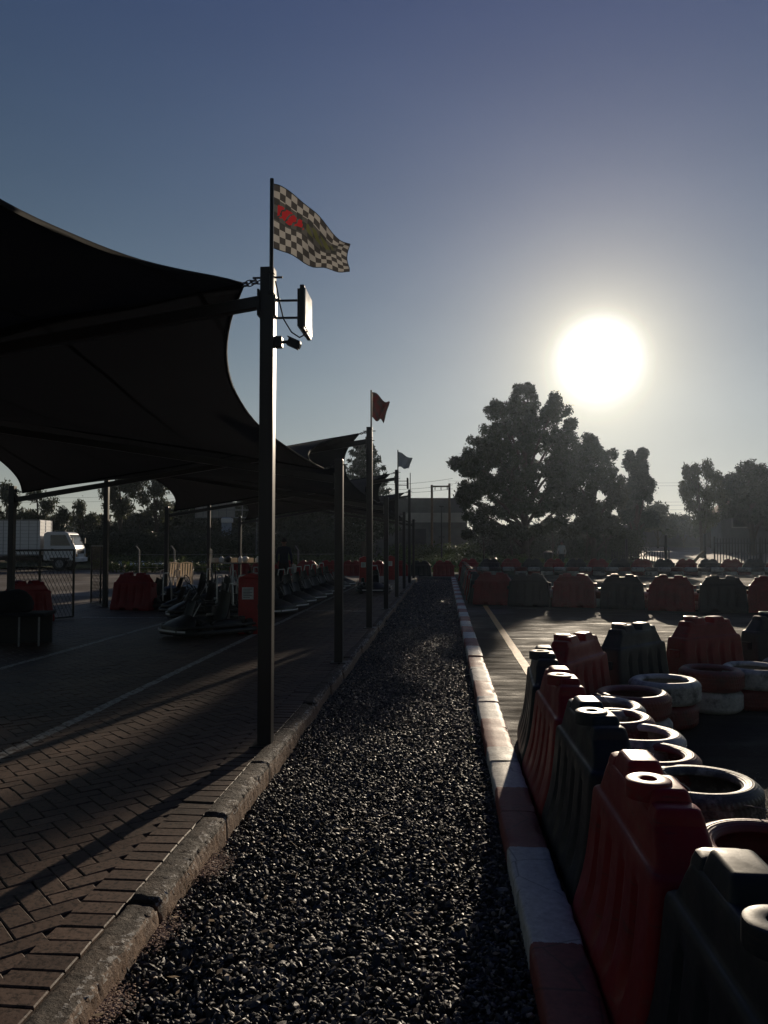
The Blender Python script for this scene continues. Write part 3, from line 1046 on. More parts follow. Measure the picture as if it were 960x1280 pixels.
# ---- old kerb on the paving side, broken blocks
def old_kerb():
    b = MB()
    y = .15
    k = 0
    while y < 35.6:
        L = 1.0 + random.uniform(-.03, .03)
        dz = random.uniform(-.012, .012)
        dx = random.uniform(-.012, .012)
        yaw = random.uniform(-.012, .012)
        rings = []
        ns = 70
        prof = [(-1.318, -.09), (-1.318, .06), (-1.317, .104), (-1.312, .114), (-1.30, .118), (-1.28, .119), (-1.258, .119), (-1.236, .118), (-1.216, .116),
                (-1.200, .112), (-1.190, .100), (-1.186, .078), (-1.183, .05), (-1.180, .02), (-1.178, -.09)]
        for i in range(ns + 1):
            u = i / ns
            yy = y + .006 + u * (L - .012)
            en = min(u, 1 - u) * L
            chip = max(0.0, 1 - en / .03) * .012
            ring = []
            for j, (x, z) in enumerate(prof):
                P = Vector((x * 9, yy * 9, z * 9 + k * 3.3))
                d = .004 * mnoise.noise(P) + .004 * mnoise.noise(P * 2.7) + .006 * mnoise.noise(P * 6.1)
                bite = max(0.0, mnoise.noise(Vector((yy * 2.3, k * 1.7, j * .15))) - .25) * .035 if 6 <= j <= 11 else 0
                xx = x + dx + yaw * (yy - y) + (d if j > 3 else 0) - (chip + bite) * (.8 if j > 6 else 0)
                zz = z + dz + (d * .8 if 1 < j < 13 else 0) - (chip + bite) * (1.0 if 2 < j < 11 else 0)
                ring.append(Vector((xx, yy, zz)))
            rings.append(ring)
        n_ = len(prof)
        vs_ = [p for r in rings for p in r]
        fs_ = []
        for i in range(ns):
            for j in range(n_ - 1):
                fs_.append((i * n_ + j, i * n_ + j + 1, (i + 1) * n_ + j + 1, (i + 1) * n_ + j))
        fs_.append(tuple(range(n_)))
        fs_.append(tuple(range(ns * n_, (ns + 1) * n_))[::-1])
        b.raw(vs_, fs_)
        y += L
        k += 1
    o = b.build('kerb', M['kerb_old'], smooth=32)
    tag(o, kind='structure')


old_kerb()


def painted_kerb():
    b = MB()
    y = -.55
    k = 0
    while y < 35.0:
        L = 1.0 if k else 1.0
        ns = 24
        dz = random.uniform(-.007, .007)
        dx = random.uniform(-.006, .006)
        prof = [(.312, -.09), (.312, .07), (.316, .088), (.326, .096), (.40, .098), (.47, .098), (.505, .095), (.515, .086), (.519, .07), (.52, -.09)]
        rings = []
        for i in range(ns + 1):
            u = i / ns
            yy = y + .004 + u * (L - .008)
            ring = []
            for j, (x, z) in enumerate(prof):
                P = Vector((x * 8, yy * 8, z * 8 + k * 5.1))
                d = .004 * mnoise.noise(P) + .003 * mnoise.noise(P * 3.1)
                bite = max(0.0, mnoise.noise(Vector((yy * 4.1, k * 2.7, 0.3 if j < 5 else 4.4))) - .42) * .05 if j in (2, 3, 6, 7) else 0
                ring.append(Vector((x + dx + d + (bite if j < 5 else -bite), yy, z + dz + (d if j else 0) - bite)))
            rings.append(ring)
        n_ = len(prof)
        fs_ = []
        for i in range(ns):
            for j in range(n_ - 1):
                fs_.append((i * n_ + j, i * n_ + j + 1, (i + 1) * n_ + j + 1, (i + 1) * n_ + j)[::-1])
        fs_.append(tuple(range(n_)))
        fs_.append(tuple(range(ns * n_, (ns + 1) * n_))[::-1])
        b.raw([p for r in rings for p in r], fs_)
        y += L
        k += 1
    tag(b.build('kerb', M['kerb_paint'], smooth=40), kind='structure')


painted_kerb()
# low cross kerb that closes the gravel strip
b = MB().box((-.42, 35.3, .04), (1.7, .16, .14))
tag(b.build('kerb', M['concrete_post'], bevel=.012), kind='structure')

# little weed on the gravel
wd = thing('weed', 'small green weed sprouting from the gravel beside the painted kerb', 'weed', gp(588, 928, .0))
b = MB()
for i in range(16):
    a = random.uniform(0, 2 * PI); L = random.uniform(.02, .05); h = random.uniform(.01, .045)
    d = Vector((math.cos(a), math.sin(a), 0)); s = Vector((-d.y, d.x, 0)) * L * .28
    b.raw([d * L * .2 + Vector((0, 0, h * .6)), d * L * .6 + s + Vector((0, 0, h)), d * L + Vector((0, 0, h * .9)), d * L * .6 - s + Vector((0, 0, h))], [(0, 1, 2, 3)])
me = b.mesh('leaves', M['leaf_hedge']); lo = link_mesh('leaves', me, wd)
MB().tube([(0, 0, -.02), (.003, .002, .03)], .003, 5).build('stem', M['leaf_hedge'], wd)

# ------------------------------------------------------------------ canopy: posts, beams, sails
HI, LOW = 3.70, 2.68
ORD = ['first', 'second', 'third', 'fourth', 'fifth', 'sixth', 'seventh', 'eighth', 'ninth', 'tenth', 'eleventh', 'twelfth', 'thirteenth',
       'fourteenth', 'fifteenth', 'sixteenth', 'seventeenth', 'eighteenth', 'nineteenth', 'twentieth', 'twenty-first', 'twenty-second',
       'twenty-third', 'twenty-fourth', 'twenty-fifth', 'twenty-sixth']
right_lab = {
    0: 'low black canopy post nearest the viewer beside the gravel, before the chequered flag',
    1: 'tall dark post on the old kerb carrying the chequered flag and floodlight',
    2: 'short black post between the chequered-flag post and the red-flag post',
    3: 'tall black post on the kerb with the limp dark red flag',
    4: 'short black post just beyond the red-flag post on the kerb line',
    5: 'tall thin post carrying the small grey flag above the gravel strip',
    6: 'short thin post just beyond the grey-flag post',
    7: 'tall far post with a bare staff and small bracket beside the gravel end',
    8: 'last short post of the kerb row at the far gravel end'}
left_lab = {
    0: 'tall canopy post on the yard side nearest the viewer',
    1: 'short canopy post on the yard side before the trestle bench',
    2: 'tall canopy post on the yard side level with the trestle bench',
    3: 'short thick black post in front of the white truck box, holding a gate leaf',
    4: 'tall black post beside the narrow mesh gate and lone red barrier',
    5: 'short black post behind the white plastic chairs on the yard side',
    6: 'tall black post on the yard side standing before the billboard',
    7: 'short slim yard-side post just past the billboard',
    8: 'tall slim last yard-side post by the lattice mast'}
POST_Y = [1.70 + 4.0 * k for k in range(9)]


def post(k, side):
    tall = (k % 2 == 1) if side == 'R' else (k % 2 == 0)
    h = HI if tall else LOW
    if side == 'R' and k == 0: h += .32
    x = XR if side == 'R' else XL
    t = thing('canopy_post', (right_lab if side == 'R' else left_lab)[k], 'post', (x, POST_Y[k], PZ), 0,
              'steel posts along the kerb' if side == 'R' else 'steel posts along the yard side')
    hh = h - PZ
    MB().box((0, 0, hh / 2), (.105, .105, hh)).build('shaft', M['steel'], t, bevel=.008, seg=2)
    b = MB().box((0, 0, .008), (.2, .2, .014))
    b.build('base_plate', M['steel'], t, bevel=.003)
    MB().tube([(-.12, 0, hh - .07), (.11, 0, hh - .07)], .008, 6).build('eye_bolt', M['steel'], t)
    if tall:
        MB().tube([(-.09, 0, hh - .24), (.09, 0, hh - .24)], .008, 6).build('eye_bolt', M['steel'], t)
    return t


for k in range(9): post(k, 'R')
for k in range(9): post(k, 'L')

for k in range(9):
    zr = (HI if k % 2 == 1 else LOW) - .26
    zl = (HI if k % 2 == 0 else LOW) - .26
    t = thing('roof_beam', '%s slim cross beam from the gravel end, joining a %s kerb post to its yard post' % (ORD[8 - k], 'short' if k % 2 == 0 else 'tall'),
              'beam', (0, POST_Y[k], 0), 0, 'cross beams under the shade sails')
    b = MB().beam((XL + .053, 0, zl), (XR - .053, 0, zr), .075, .09)
    b.build('tube', M['steel'], t, bevel=.006)
    b = MB().box((XL + .06, 0, zl - .02), (.014, .16, .2)).box((XR - .06, 0, zr - .02), (.014, .16, .2))
    b.build('end_plate', M['steel'], t)

sail_lab = ['shade sail overhead whose drooping edge sweeps down to the chequered-flag post',
            'dark shade sail between the chequered-flag post and the next short post, with chained corner',
            'shade sail rising from the first short kerb post to the red-flag post',
            'shade sail falling from the red-flag post to the short post beyond',
            'shade sail rising to the grey-flag post',
            'shade sail falling away just beyond the grey-flag post',
            'small far shade sail rising to the bare-staff post',
            'smallest shade sail at the far gravel end of the canopy']


def sail(k):
    y0, y1 = POST_Y[k], POST_Y[k + 1]
    oddr = (k % 2 == 1)
    zr0, zr1 = (HI if oddr else LOW), (LOW if oddr else HI)
    zl0, zl1 = (LOW if oddr else HI), (HI if oddr else LOW)
    # the two sails that share a post hang at slightly different heights
    def drop(z, first): return z - .12
    zr0, zr1 = drop(zr0, oddr), drop(zr1, oddr)
    zl0, zl1 = drop(zl0, not oddr), drop(zl1, not oddr)
    sxl = .56
    sxr = .40 if k == 0 else (.56 if k == 1 else .50)
    sy0 = {1: -.12, 3: -.03, 0: .1, 2: -.08}.get(k, -.02)
    sy1 = {0: -.12, 2: -.03, 1: -.08}.get(k, -.02)
    if k == 0: zr0 += .24
    g0 = .02 if k else .13
    g1 = .02
    ym = (y0 + y1) / 2

    def P(u, v):
        ev = 4 * v * (1 - v); eu = 4 * u * (1 - u)
        xl = XL + .20 + sxl * ev
        xr = XR - .20 - sxr * ev
        ya = y0 + g0 + sy0 * eu
        yb = y1 - g1 - sy1 * eu
        x = xl + (xr - xl) * u
        y = ya + (yb - ya) * v
        z = (zl0 * (1 - u) + zr0 * u) * (1 - v) + (zl1 * (1 - u) + zr1 * u) * v
        z += .02 * mnoise.noise(Vector((x * 1.2, y * 1.2, k * 9.1)))
        z -= .06 * eu * ev
        return Vector((x, y, z))
    t = thing('shade_sail', sail_lab[k], 'shade sail', (0, 0, 0), 0, 'shade sails of the canopy')
    MB().grid(P, 40, 26).build('fabric', M['sail'], t, smooth=180)
    path = [P(i / 24, 0) for i in range(24)] + [P(1, i / 24) for i in range(24)] + [P(1 - i / 24, 1) for i in range(24)] + [P(0, 1 - i / 24) for i in range(24)]
    MB().tube(path, .016, 6, closed=True).build('edge_cable', M['sail'], t, smooth=60)
    for (u, v, px_, py_, zt) in ((1, 0, XR, y0, zr0), (1, 1, XR, y1, zr1), (0, 0, XL, y0, zl0), (0, 1, XL, y1, zl1)):
        c = P(u, v)
        e = Vector((px_ + (-.055 if u else .055), py_ + (.03 if v == 0 else -.03), zt + .03))
        b = MB()
        # corner patch plate, then a few chain links
        d = (e - c)
        L = d.length
        dn = d.normalized()
        nl = max(3, int(L / .036))
        for i in range(nl):
            cc = c + dn * (L * (i + .5) / nl)
            side = dn.cross(Vector((0, 0, 1))).normalized()
            if i % 2: side = dn.cross(side).normalized()
            rx, ry = L / nl * .72, .013
            b.tube([cc + dn * (rx * math.cos(a)) + side * (ry * math.sin(a)) for a in [2 * PI * q / 10 for q in range(10)]], .0045, 5, closed=True)
        b.build('chain', M['steel'], t, smooth=60)
    return t


for k in range(8): sail(k)

# ------------------------------------------------------------------ flags
def flag(k, staff_top, cloth, kind, label, flagcol, h0=None):
    """cloth: fn(u,v)->(dx,dy,dz) from the hoist top"""
    y = POST_Y[k]
    x = XR
    t = thing('flag', label, 'flag', (x + .036, y, HI), 0, 'flags on the tall kerb posts')
    ox = .036
    MB().tube([(0, -.055, -.22), (0, -.055, staff_top - HI)], .0155, 8).build('staff', M['steel'], t, smooth=50)
    b = MB()
    for zz in (-.2, -.05): b.box((0, -.052, zz), (.045, .045, .02))
    b.build('clamp', M['steel'], t)
    if cloth:
        nu, nv = 42, 26
        m = MB().grid(lambda u, v: Vector((.016, -.055, 0)) + Vector(cloth(u, v)), nu, nv)
        me = m.mesh('cloth', flagcol, smooth=180)
        uvl = me.uv_layers.new(name='UVMap')
        wv = nu + 1
        for lp in me.loops:
            i = lp.vertex_index
            uvl.data[lp.index].uv = ((i % wv) / nu, 1 - (i // wv) / nv)
        o = link_mesh('cloth', me, t)
        edge = [Vector((.016, -.055, 0)) + Vector(cloth(*p)) for p in
                [(i / 20, 0) for i in range(21)] + [(1, i / 12) for i in range(1, 13)] + [(1 - i / 20, 1) for i in range(1, 21)]]
        MB().tube(edge, .0035, 5).build('hem', M['black'], o, smooth=60)
    return t


def cloth1(u, v):
    # main chequered flag: flies to +X, drooping; v runs down the hoist
    top = .63 - .445 * u ** 1.15 + .02 * math.sin(u * 6.0)
    ht = .485 - .26 * u ** 1.8 + .02 * math.sin(u * 6)
    x = .56 * u + .012 * math.sin(v * 6 + 2) * u
    y = .05 * math.sin(u * 9 + v * 3.0) * u + .10 * u + .022 * math.sin(u * 17 + v * 6) * u ** .5
    z = top - ht * v - .25 * 0 + .008 * math.sin(u * 14 + v * 5)
    return (x, y, z)


def cloth2(u, v):
    x = .38 * u * (1 - .38 * v) * (1 - .15 * u)
    y = .07 * math.sin(u * 11 + v * 2.5) * u + .03 * math.sin(v * 9) * u
    z = .62 - .22 * u - (.47 - .16 * u) * v + .03 * math.sin(u * 8 + v * 2)
    return (x, y, z)


def cloth3(u, v):
    x = .40 * u * (1 - .28 * v)
    y = .06 * math.sin(u * 10 + v * 3) * u
    z = .5 - .20 * u - (.42 - .14 * u) * v + .02 * math.sin(u * 8)
    return (x, y, z)


flag(1, 4.37, cloth1, 'c', 'large black and white chequered flag with a red emblem, flying on its staff', mat_flag('checker'))
flag(3, 4.36, cloth2, 'r', 'limp dark red flag hanging in folds above the third kerb post', mat_flag('red'))
flag(5, 4.26, cloth3, 'g', 'small grey-green flag drooping from the far tall post', mat_flag('grey'))
flag(7, 4.35, None, 'n', 'bare thin flag staff without cloth on the farther tall post', None)

# ------------------------------------------------------------------ floodlight and camera on the flag post
p1 = Vector((XR, POST_Y[1], 0))
fl = thing('floodlight', 'square floodlight on two arms, facing the track from the chequered-flag post', 'floodlight', (p1.x + .0525, p1.y, 3.35))
q = Vector((-1.085, 5.62, 0)) - Vector((p1.x + .0525, p1.y, 0))
ang_f = rad(1)
Mf = Matrix.Rotation(ang_f, 3, 'Z')
cx_ = .215
b = MB().box((cx_, .12, .035), (.035, .36, .335), M=Mf)
b.build('housing', M['black'], fl, bevel=.008, seg=2)
b = MB()
for i in range(9): b.box((cx_ - .026, .12 - .15 + i * .0375, .035), (.02, .006, .29))
b.build('heat_sink', M['black'], fl)
MB().box((cx_ + .0205, .122, .035), (.008, .325, .30), M=Mf).build('lens', M['lamp_glass'], fl, bevel=.003)
b = MB().tube([(0, 0, .10), (cx_, -.01, .095)], .009, 6).tube([(0, .01, -.03), (cx_, 0, -.035)], .009, 6)
b.build('arm', M['steel'], fl, smooth=50)
MB().box((.006, 0, .06), (.012, .07, .16)).build('mounting_plate', M['steel_lite'], fl, bevel=.003)
MB().tube([(.01, -.03, .24), (.03, -.05, .16), (.05, -.06, .06), (.08, -.06, -.06), (.14, -.055, -.16), (.20, -.05, -.2), (.245, -.03, -.17), (.25, 0, -.13)], .006, 6).build('power_cable', M['cable'], fl, smooth=60)

sc_ = thing('security_camera', 'small dark security camera on a stub bracket below the floodlight', 'camera', (p1.x + .0525, p1.y, 3.13))
MB().box((.03, 0, .0), (.06, .07, .085)).build('junction_box', M['black'], sc_, bevel=.008, seg=2)
MB().tube([(.06, 0, .0), (.09, -.01, .0), (.115, -.015, -.005)], .012, 8).build('bracket', M['black'], sc_, smooth=50)
Mc = Matrix.Rotation(rad(25), 3, 'Y')
b = MB().box((.15, -.02, -.02), (.095, .055, .055), M=Mc).box((.155, -.02, .012), (.11, .062, .008), M=Mc)
b.build('camera_body', M['black'], sc_, bevel=.006, seg=2)
MB().tube([Vector((.15, -.02, -.02)) + Mc @ Vector((.045, 0, 0)), Vector((.15, -.02, -.02)) + Mc @ Vector((.056, 0, 0))], .02, 12).build('lens', M['glass'], sc_)


# small second lamp bracket on the far bare-staff post
fb = thing('floodlight', 'tiny floodlight on a bracket of the far grey-flag post', 'floodlight', (XR + .053, POST_Y[5], 3.3))
MB().box((.25, .1, .02), (.04, .34, .3)).build('housing', M['black'], fb, bevel=.008)
MB().box((.274, .1, .02), (.008, .30, .26)).build('lens', M['lamp_glass'], fb)
MB().tube([(0, 0, .08), (.24, 0, .08)], .01, 6).tube([(0, 0, -.04), (.24, 0, -.04)], .01, 6).build('arm', M['steel'], fb)

# ------------------------------------------------------------------ plastic barriers
def rrect(hl, hw, r, z, nl=30, nw=8, nc=4):
    pts = []
    def seg(a, b_, n_):
        for i in range(n_): pts.append(Vector((a[0] + (b_[0] - a[0]) * i / n_, a[1] + (b_[1] - a[1]) * i / n_, z)))
    def arc(cx, cy, a0):
        for i in range(nc):
            a = a0 + PI / 2 * i / nc
            pts.append(Vector((cx + r * math.cos(a), cy + r * math.sin(a), z)))
    seg((-hl + r, -hw), (hl - r, -hw), nl)
    arc(hl - r, -hw + r, -PI / 2)
    seg((hl, -hw + r), (hl, hw - r), nw)
    arc(hl - r, hw - r, 0)
    seg((hl - r, hw), (-hl + r, hw), nl)
    arc(-hl + r, hw - r, PI / 2)
    seg((-hl, hw - r), (-hl, -hw + r), nw)
    arc(-hl + r, -hw + r, PI)
    return pts


def barrier_body():
    b = MB()
    lv = [(0, .500, .202, .03), (.02, .505, .208, .03), (.09, .502, .205, .03), (.13, .500, .196, .03), (.18, .497, .180, .03), (.24, .493, .164, .03), (.30, .49, .152, .03),
          (.38, .486, .141, .03), (.46, .482, .132, .03), (.53, .477, .126, .03), (.575, .472, .122, .03), (.592, .466, .118, .03), (.600, .455, .112, .03),
          (.603, .444, .106, .03), (.607, .438, .100, .03), (.618, .430, .096, .03), (.65, .408, .092, .03), (.69, .378, .088, .03), (.72, .352, .084, .03), (.734, .340, .078, .028),
          (.739, .328, .070, .024)]
    rings = []
    for (z, hl, hw, r) in lv:
        ring = rrect(hl, hw, r, z, nl=50)
        for p in ring:
            if abs(p.y) > hw * .98:
                x = p.x
                zz = min(1, max(0, (z - .10) / .06)) * min(1, max(0, (.535 - z) / .06))
                for xg in (-.29, -.1, .1, .29):
                    g = max(0.0, 1 - (abs(x - xg) / .034) ** 4)
                    p.y -= math.copysign(.026 * g * zz, p.y)
                # two fork slots at the foot
                if z < .03:
                    for xs in (-.17, .17):
                        if abs(x - xs) < .06: p.z += .05
        # the ledge dips at its middle a little
        rings.append(ring)
    b.loft(rings)
    for xs in (-.165, .165):
        rr_ = []
        for (z, hl, hw, r) in ((.69, .122, .084, .025), (.70, .120, .082, .025), (.74, .108, .073, .022), (.775, .096, .064, .020), (.792, .089, .058, .018), (.799, .081, .050, .016), (.801, .073, .043, .014)):
            rr_.append([p + Vector((xs, 0, 0)) for p in rrect(hl, hw, r, z, nl=8, nw=5)])
        b.loft(rr_)
    # steps beside the bumps
    for s in (-1, 1):
        rr_ = [[p + Vector((s * .30, 0, 0)) for p in rrect(hl, hw, .02, z, nl=6, nw=5)] for (z, hl, hw) in ((.70, .055, .085), (.74, .05, .078), (.762, .042, .07), (.768, .034, .06))]
        b.loft(rr_)
    return b


BODY = {}
LUG = {}
CAPM = {}
for colr in ('red', 'green'):
    BODY[colr] = barrier_body().mesh('body', M[colr + '_barrier'], smooth=38)
    b = MB()
    b.loft([rrect(.045, .055, .02, z, 6, 6) for z in (.0, .008, .07, .078)])
    LUG[colr] = b.mesh('coupling_lug', M[colr + '_barrier'], smooth=40)
    b = MB()
    prof = [(.026, .001), (.028, .007), (.034, .009), (.068, .009), (.074, .006), (.076, .0), (.077, -.05), (.026, -.05)]
    b.lathe(prof, 32, closed=True)
    b.lathe([(.0005, -.03), (.025, -.03), (.025, -.008), (.012, -.005), (.0005, -.004)], 16)
    CAPM[colr] = b.mesh('filler_cap', M[colr + '_barrier'], smooth=40)


def make_barrier(colr):
    o = thing('barrier', 'x', 'barrier')
    link_mesh('body', BODY[colr], o)
    l1 = link_mesh('coupling_lug', LUG[colr], o); l1.location = (.49, 0, .50)
    l2 = link_mesh('coupling_lug', LUG[colr], o); l2.location = (-.49, 0, .40)
    c = link_mesh('filler_cap', CAPM[colr], o); c.location = (-.165, .05, .802)
    return o


PROTO = {}


def place_barrier(colr, x, y, rz, label, group, scale=1.0, tilt=0.0):
    if colr not in PROTO:
        o = PROTO[colr] = make_barrier(colr)
    else:
        o = copy_tree(PROTO[colr])
    o.location = (x, y, -.002)
    o.rotation_euler = (tilt, 0, rz)
    o.scale = (scale, 1, scale * .995 + .005)
    o['label'] = label
    o['group'] = group
    return o


G1 = 'barriers curving round the near tyre stacks'
near = [('green', .755, 1.88, 90, 'dark green plastic barrier with bright filler ring, in front of the big red one'),
        ('red', .735, 2.86, 90, 'big red plastic barrier standing closest to the painted kerb, ring-shaped filler on top'),
        ('green', .75, 3.93, 91, 'dark green barrier just behind the big red one beside the kerb'),
        ('red', .735, 4.94, 90, 'red barrier between two dark green ones seen end-on by the kerb'),
        ('green', .77, 5.98, 86, 'dark green barrier seen end-on beside the yellow line end'),
        ('red', 1.16, 7.0, 58, 'red barrier angled where the near row starts to curve from the kerb'),
        ('green', 1.88, 7.95, 48, 'dark green barrier behind the white-topped tyre stack of the curve'),
        ('red', 2.85, 8.75, 35, 'red barrier behind the dark red and white tyre stacks of the curve'),
        ('green', 3.92, 9.38, 24, 'dark green barrier at the far end of the near curve, cut by the frame edge')]
for c, x, y, a, l in near:
    place_barrier(c, x, y, rad(a), l, G1, 1.0, random.uniform(-.015, .015))

G2 = 'barriers in the row across the track'
xs_ = [(617, 20.5), (661, 20.0), (717, 19.7), (777, 19.1), (838, 18.6), (902, 18.3), (964, 18.0), (1030, 17.6)]
prev = None
for i, (px, d) in enumerate(xs_):
    p = gx(px, d)
    c = 'red' if i % 2 == 0 else 'green'
    l = '%s barrier, %s from the kerb in the row crossing the track' % ('red' if c == 'red' else 'dark green', ORD[i])
    place_barrier(c, p.x, p.y, rad(-16 + random.uniform(-3, 3)), l, G2, 1.06)

G3 = 'barriers lined up along the far kerb'
for i in range(12):
    c = 'green' if i % 2 == 0 else 'red'
    y = 21.4 + i * 1.14
    l = '%s barrier seen end-on, %s from the track row along the far kerb' % ('red' if c == 'red' else 'dark green', ORD[i])
    place_barrier(c, .86 + random.uniform(-.03, .03), y, rad(90 + random.uniform(-3, 3)), l, G3, 1.04)

G4 = 'barriers closing the far end of gravel and paving'
for i in range(10):
    x = -.02 - i * 1.09
    c = 'green' if i in (1,) else 'red'
    l = '%s barrier, %s along the far cross row from the gravel end' % ('red' if c == 'red' else 'dark green', ORD[i])
    place_barrier(c, x, 36.6 + random.uniform(-.05, .05), rad(random.uniform(-3, 3)), l, G4, 1.02)

G5 = 'barriers behind the far double row of tyres'
for i in range(17):
    x = 1.3 + i * 1.12
    c = 'red' if i % 2 == 0 else 'green'
    p = (x, 41.2 - .02 * (x) + .03 * math.sin(i * 2.1))
    l = '%s barrier, %s from the grass end behind the far tyre wall' % ('red' if c == 'red' else 'dark green', ORD[i])
    place_barrier(c, p[0], p[1], rad(random.uniform(-4, 4)), l, G5, 1.04)

# lone barriers on the yard side
p = gp(168, 762, PZ)
place_barrier('red', p.x, p.y, rad(-14), 'lone red barrier beside the tall yard-side post', 'barriers under the canopy', 1.05).location.z = PZ
p = gp(52, 778, PZ)
place_barrier('red', p.x - .25, p.y - .1, rad(70), 'red barrier seen end-on by the mesh gate and trestle bench', 'barriers under the canopy').location.z = PZ


# ------------------------------------------------------------------ tyres
def tyre_mesh(kind, R=.30, r=.195, H=.20):
    b = MB()
    h = H
    prof = [(r, .035), (r + .004, .018), (r + .02, .008), (r + .04, .001), (R - .045, .0), (R - .03, .008), (R - .012, .024),
            (R - .002, .038), (R, .05)]
    for zz in (.062, .1, .138):
        prof += [(R, zz - .006), (R - .007, zz - .005), (R - .007, zz + .005), (R, zz + .006)]
    up = [(rr_, h - z) for rr_, z in reversed(prof[:9])]
    prof += up
    prof += [(r + .006, h - .042), (r + .035, h - .05), (R - .042, h - .045), (R - .022, h * .5), (R - .042, .045), (r + .035, .05), (r + .006, .042)]
    b.lathe(prof, 56, closed=True)
    return b.mesh('tyre', M['tyre_' + kind], smooth=45)


TY = {k: tyre_mesh(k) for k in ('white', 'red', 'black', 'worn')}


def tyre(kind, x, y, z, label, group, s=1.0, hs=1.0, tilt=(0, 0)):
    o = link_mesh('tyre', TY[kind])
    o.location = (x, y, z)
    o.rotation_euler = (tilt[0], tilt[1], random.uniform(0, 6.28))
    o.scale = (s, s, hs)
    tag(o, label, 'tyre', group)
    return o


GT = 'tyres stacked inside the near barriers'
CN = {'worn': 'worn black-and-white', 'white': 'white-painted', 'red': 'dark red', 'black': 'bare black'}
stacks = [  # x, y(depth), top kind, bottom kind, label stub
    (1.29, 2.55, 'white', 'red', 'stack cut by the frame edge beside the green filler-ring barrier'),
    (1.30, 3.26, 'red', 'white', 'stack beside the big red barrier'),
    (1.30, 4.10, 'worn', 'black', 'largest-looking stack, wire lying across its open ring'),
    (1.17, 4.62, 'red', 'white', 'low-seen stack behind the worn tyre with the wire'),
    (1.22, 5.10, 'white', 'red', 'narrow-seen pale ring stack beside the kerb-side green barrier'),
    (1.17, 5.56, 'red', 'white', 'narrow-seen stack with sunlit reddish ring'),
    (1.20, 5.98, 'white', 'red', 'stack with a blue-white ring below the angled red barrier'),
    (1.53, 6.48, 'red', 'white', 'stack before the first curve green barrier'),
    (1.96, 7.10, 'white', 'red', 'stack in front of the curve green barrier'),
    (2.58, 7.75, 'red', 'white', 'stack in front of the curve red barrier'),
    (3.05, 7.92, 'white', 'red', 'stack beside the curve red barrier, ring facing up'),
    (3.62, 8.35, 'black', 'red', 'stack at the curve end near the frame edge')]
for (x, y, kt, kb, lab) in stacks:
    jx, jy = random.uniform(-.02, .02), random.uniform(-.02, .02)
    tyre(kb, x + jx + random.uniform(-.03, .03), y + jy, 0, '%s tyre under the %s' % (CN[kb], lab), GT, random.uniform(.95, 1.02), 1.0)
    tyre(kt, x, y, .2, '%s tyre topping the %s' % (CN[kt], lab), GT, random.uniform(.98, 1.03), 1.0, (random.uniform(-.03, .03), random.uniform(-.03, .03)))

GF = 'tyres of the far checkered tyre wall'
for i in range(25):
    x = 1.35 + i * .655
    y = 40.2 + .05 * math.sin(i * 1.7)
    for lv in (0, 1):
        kd = 'white' if (i + lv) % 2 == 0 else ('red' if i % 4 < 2 else 'black')
        tyre(kd, x, y, lv * .205, '%s tyre, %s layer, %s from the grass end of the far tyre wall' % (CN[kd], 'upper' if lv else 'lower', ORD[i]), GF, 1.06, 1.02)

# tyres laid behind the track row, a few show between barriers
GR = 'tyres showing between the barriers across the track'
for i in range(len(xs_) - 1):
    (pa, da), (pb, db) = xs_[i], xs_[i + 1]
    p = gx((pa + pb) / 2, (da + db) / 2 + .55)
    kd = 'white' if i % 2 == 0 else 'red'
    for lv in (0, 1):
        k2 = kd if lv == 0 else ('red' if kd == 'white' else 'white')
        tyre(k2, p.x, p.y, lv * .2, '%s tyre, %s layer, in the %s gap of the track barrier row' % (CN[k2], 'upper' if lv else 'lower', ORD[i]), GR, .95)

# tie wires
def wire(pts, label):
    o = MB().tube(pts, .0022, 5).build('tie_wire', M['wire'], None, smooth=60)
    tag(o, label, 'wire', 'tie wires on the near tyres')


def arcw(a, b_, h, n=10, sd=0):
    a = Vector(a); b_ = Vector(b_)
    return [a.lerp(b_, i / n) + Vector((0, 0, h * 4 * (i / n) * (1 - i / n))) + Vector((.006 * math.sin(i * 2.1 + sd), .006 * math.cos(i * 1.7 + sd), 0)) for i in range(n + 1)]


wire(arcw((1.13, 4.22, .405), (1.28, 4.02, .31), .02) + arcw((1.28, 4.02, .31), (1.30, 3.95, .29), 0.0, 3), 'thin tie wire dangling into the worn tyre with the open ring')
wire(arcw((1.36, 3.67, .41), (1.47, 3.36, .40), .03) + [(1.49, 3.3, .36), (1.5, 3.25, .3), (1.49, 3.2, .2)], 'long thin tie wire drooping from the worn tyre into the red ring')
wire(arcw((1.10, 4.55, .41), (1.16, 4.33, .41), .035), 'short twisted wire loop between the worn tyre and dark red ring behind')
wire(arcw((1.02, 5.35, .41), (1.06, 5.0, .41), .05), 'thin wire bridging the narrow pale ring and the reddish ring')
wire(arcw((1.10, 6.15, .41), (1.22, 5.75, .41), .06), 'thin wire looping over the blue-white tyre ring')
wire(arcw((1.4, 2.82, .41), (1.45, 2.6, .41), .03), 'wire knot tying the two stacks at the frame edge')

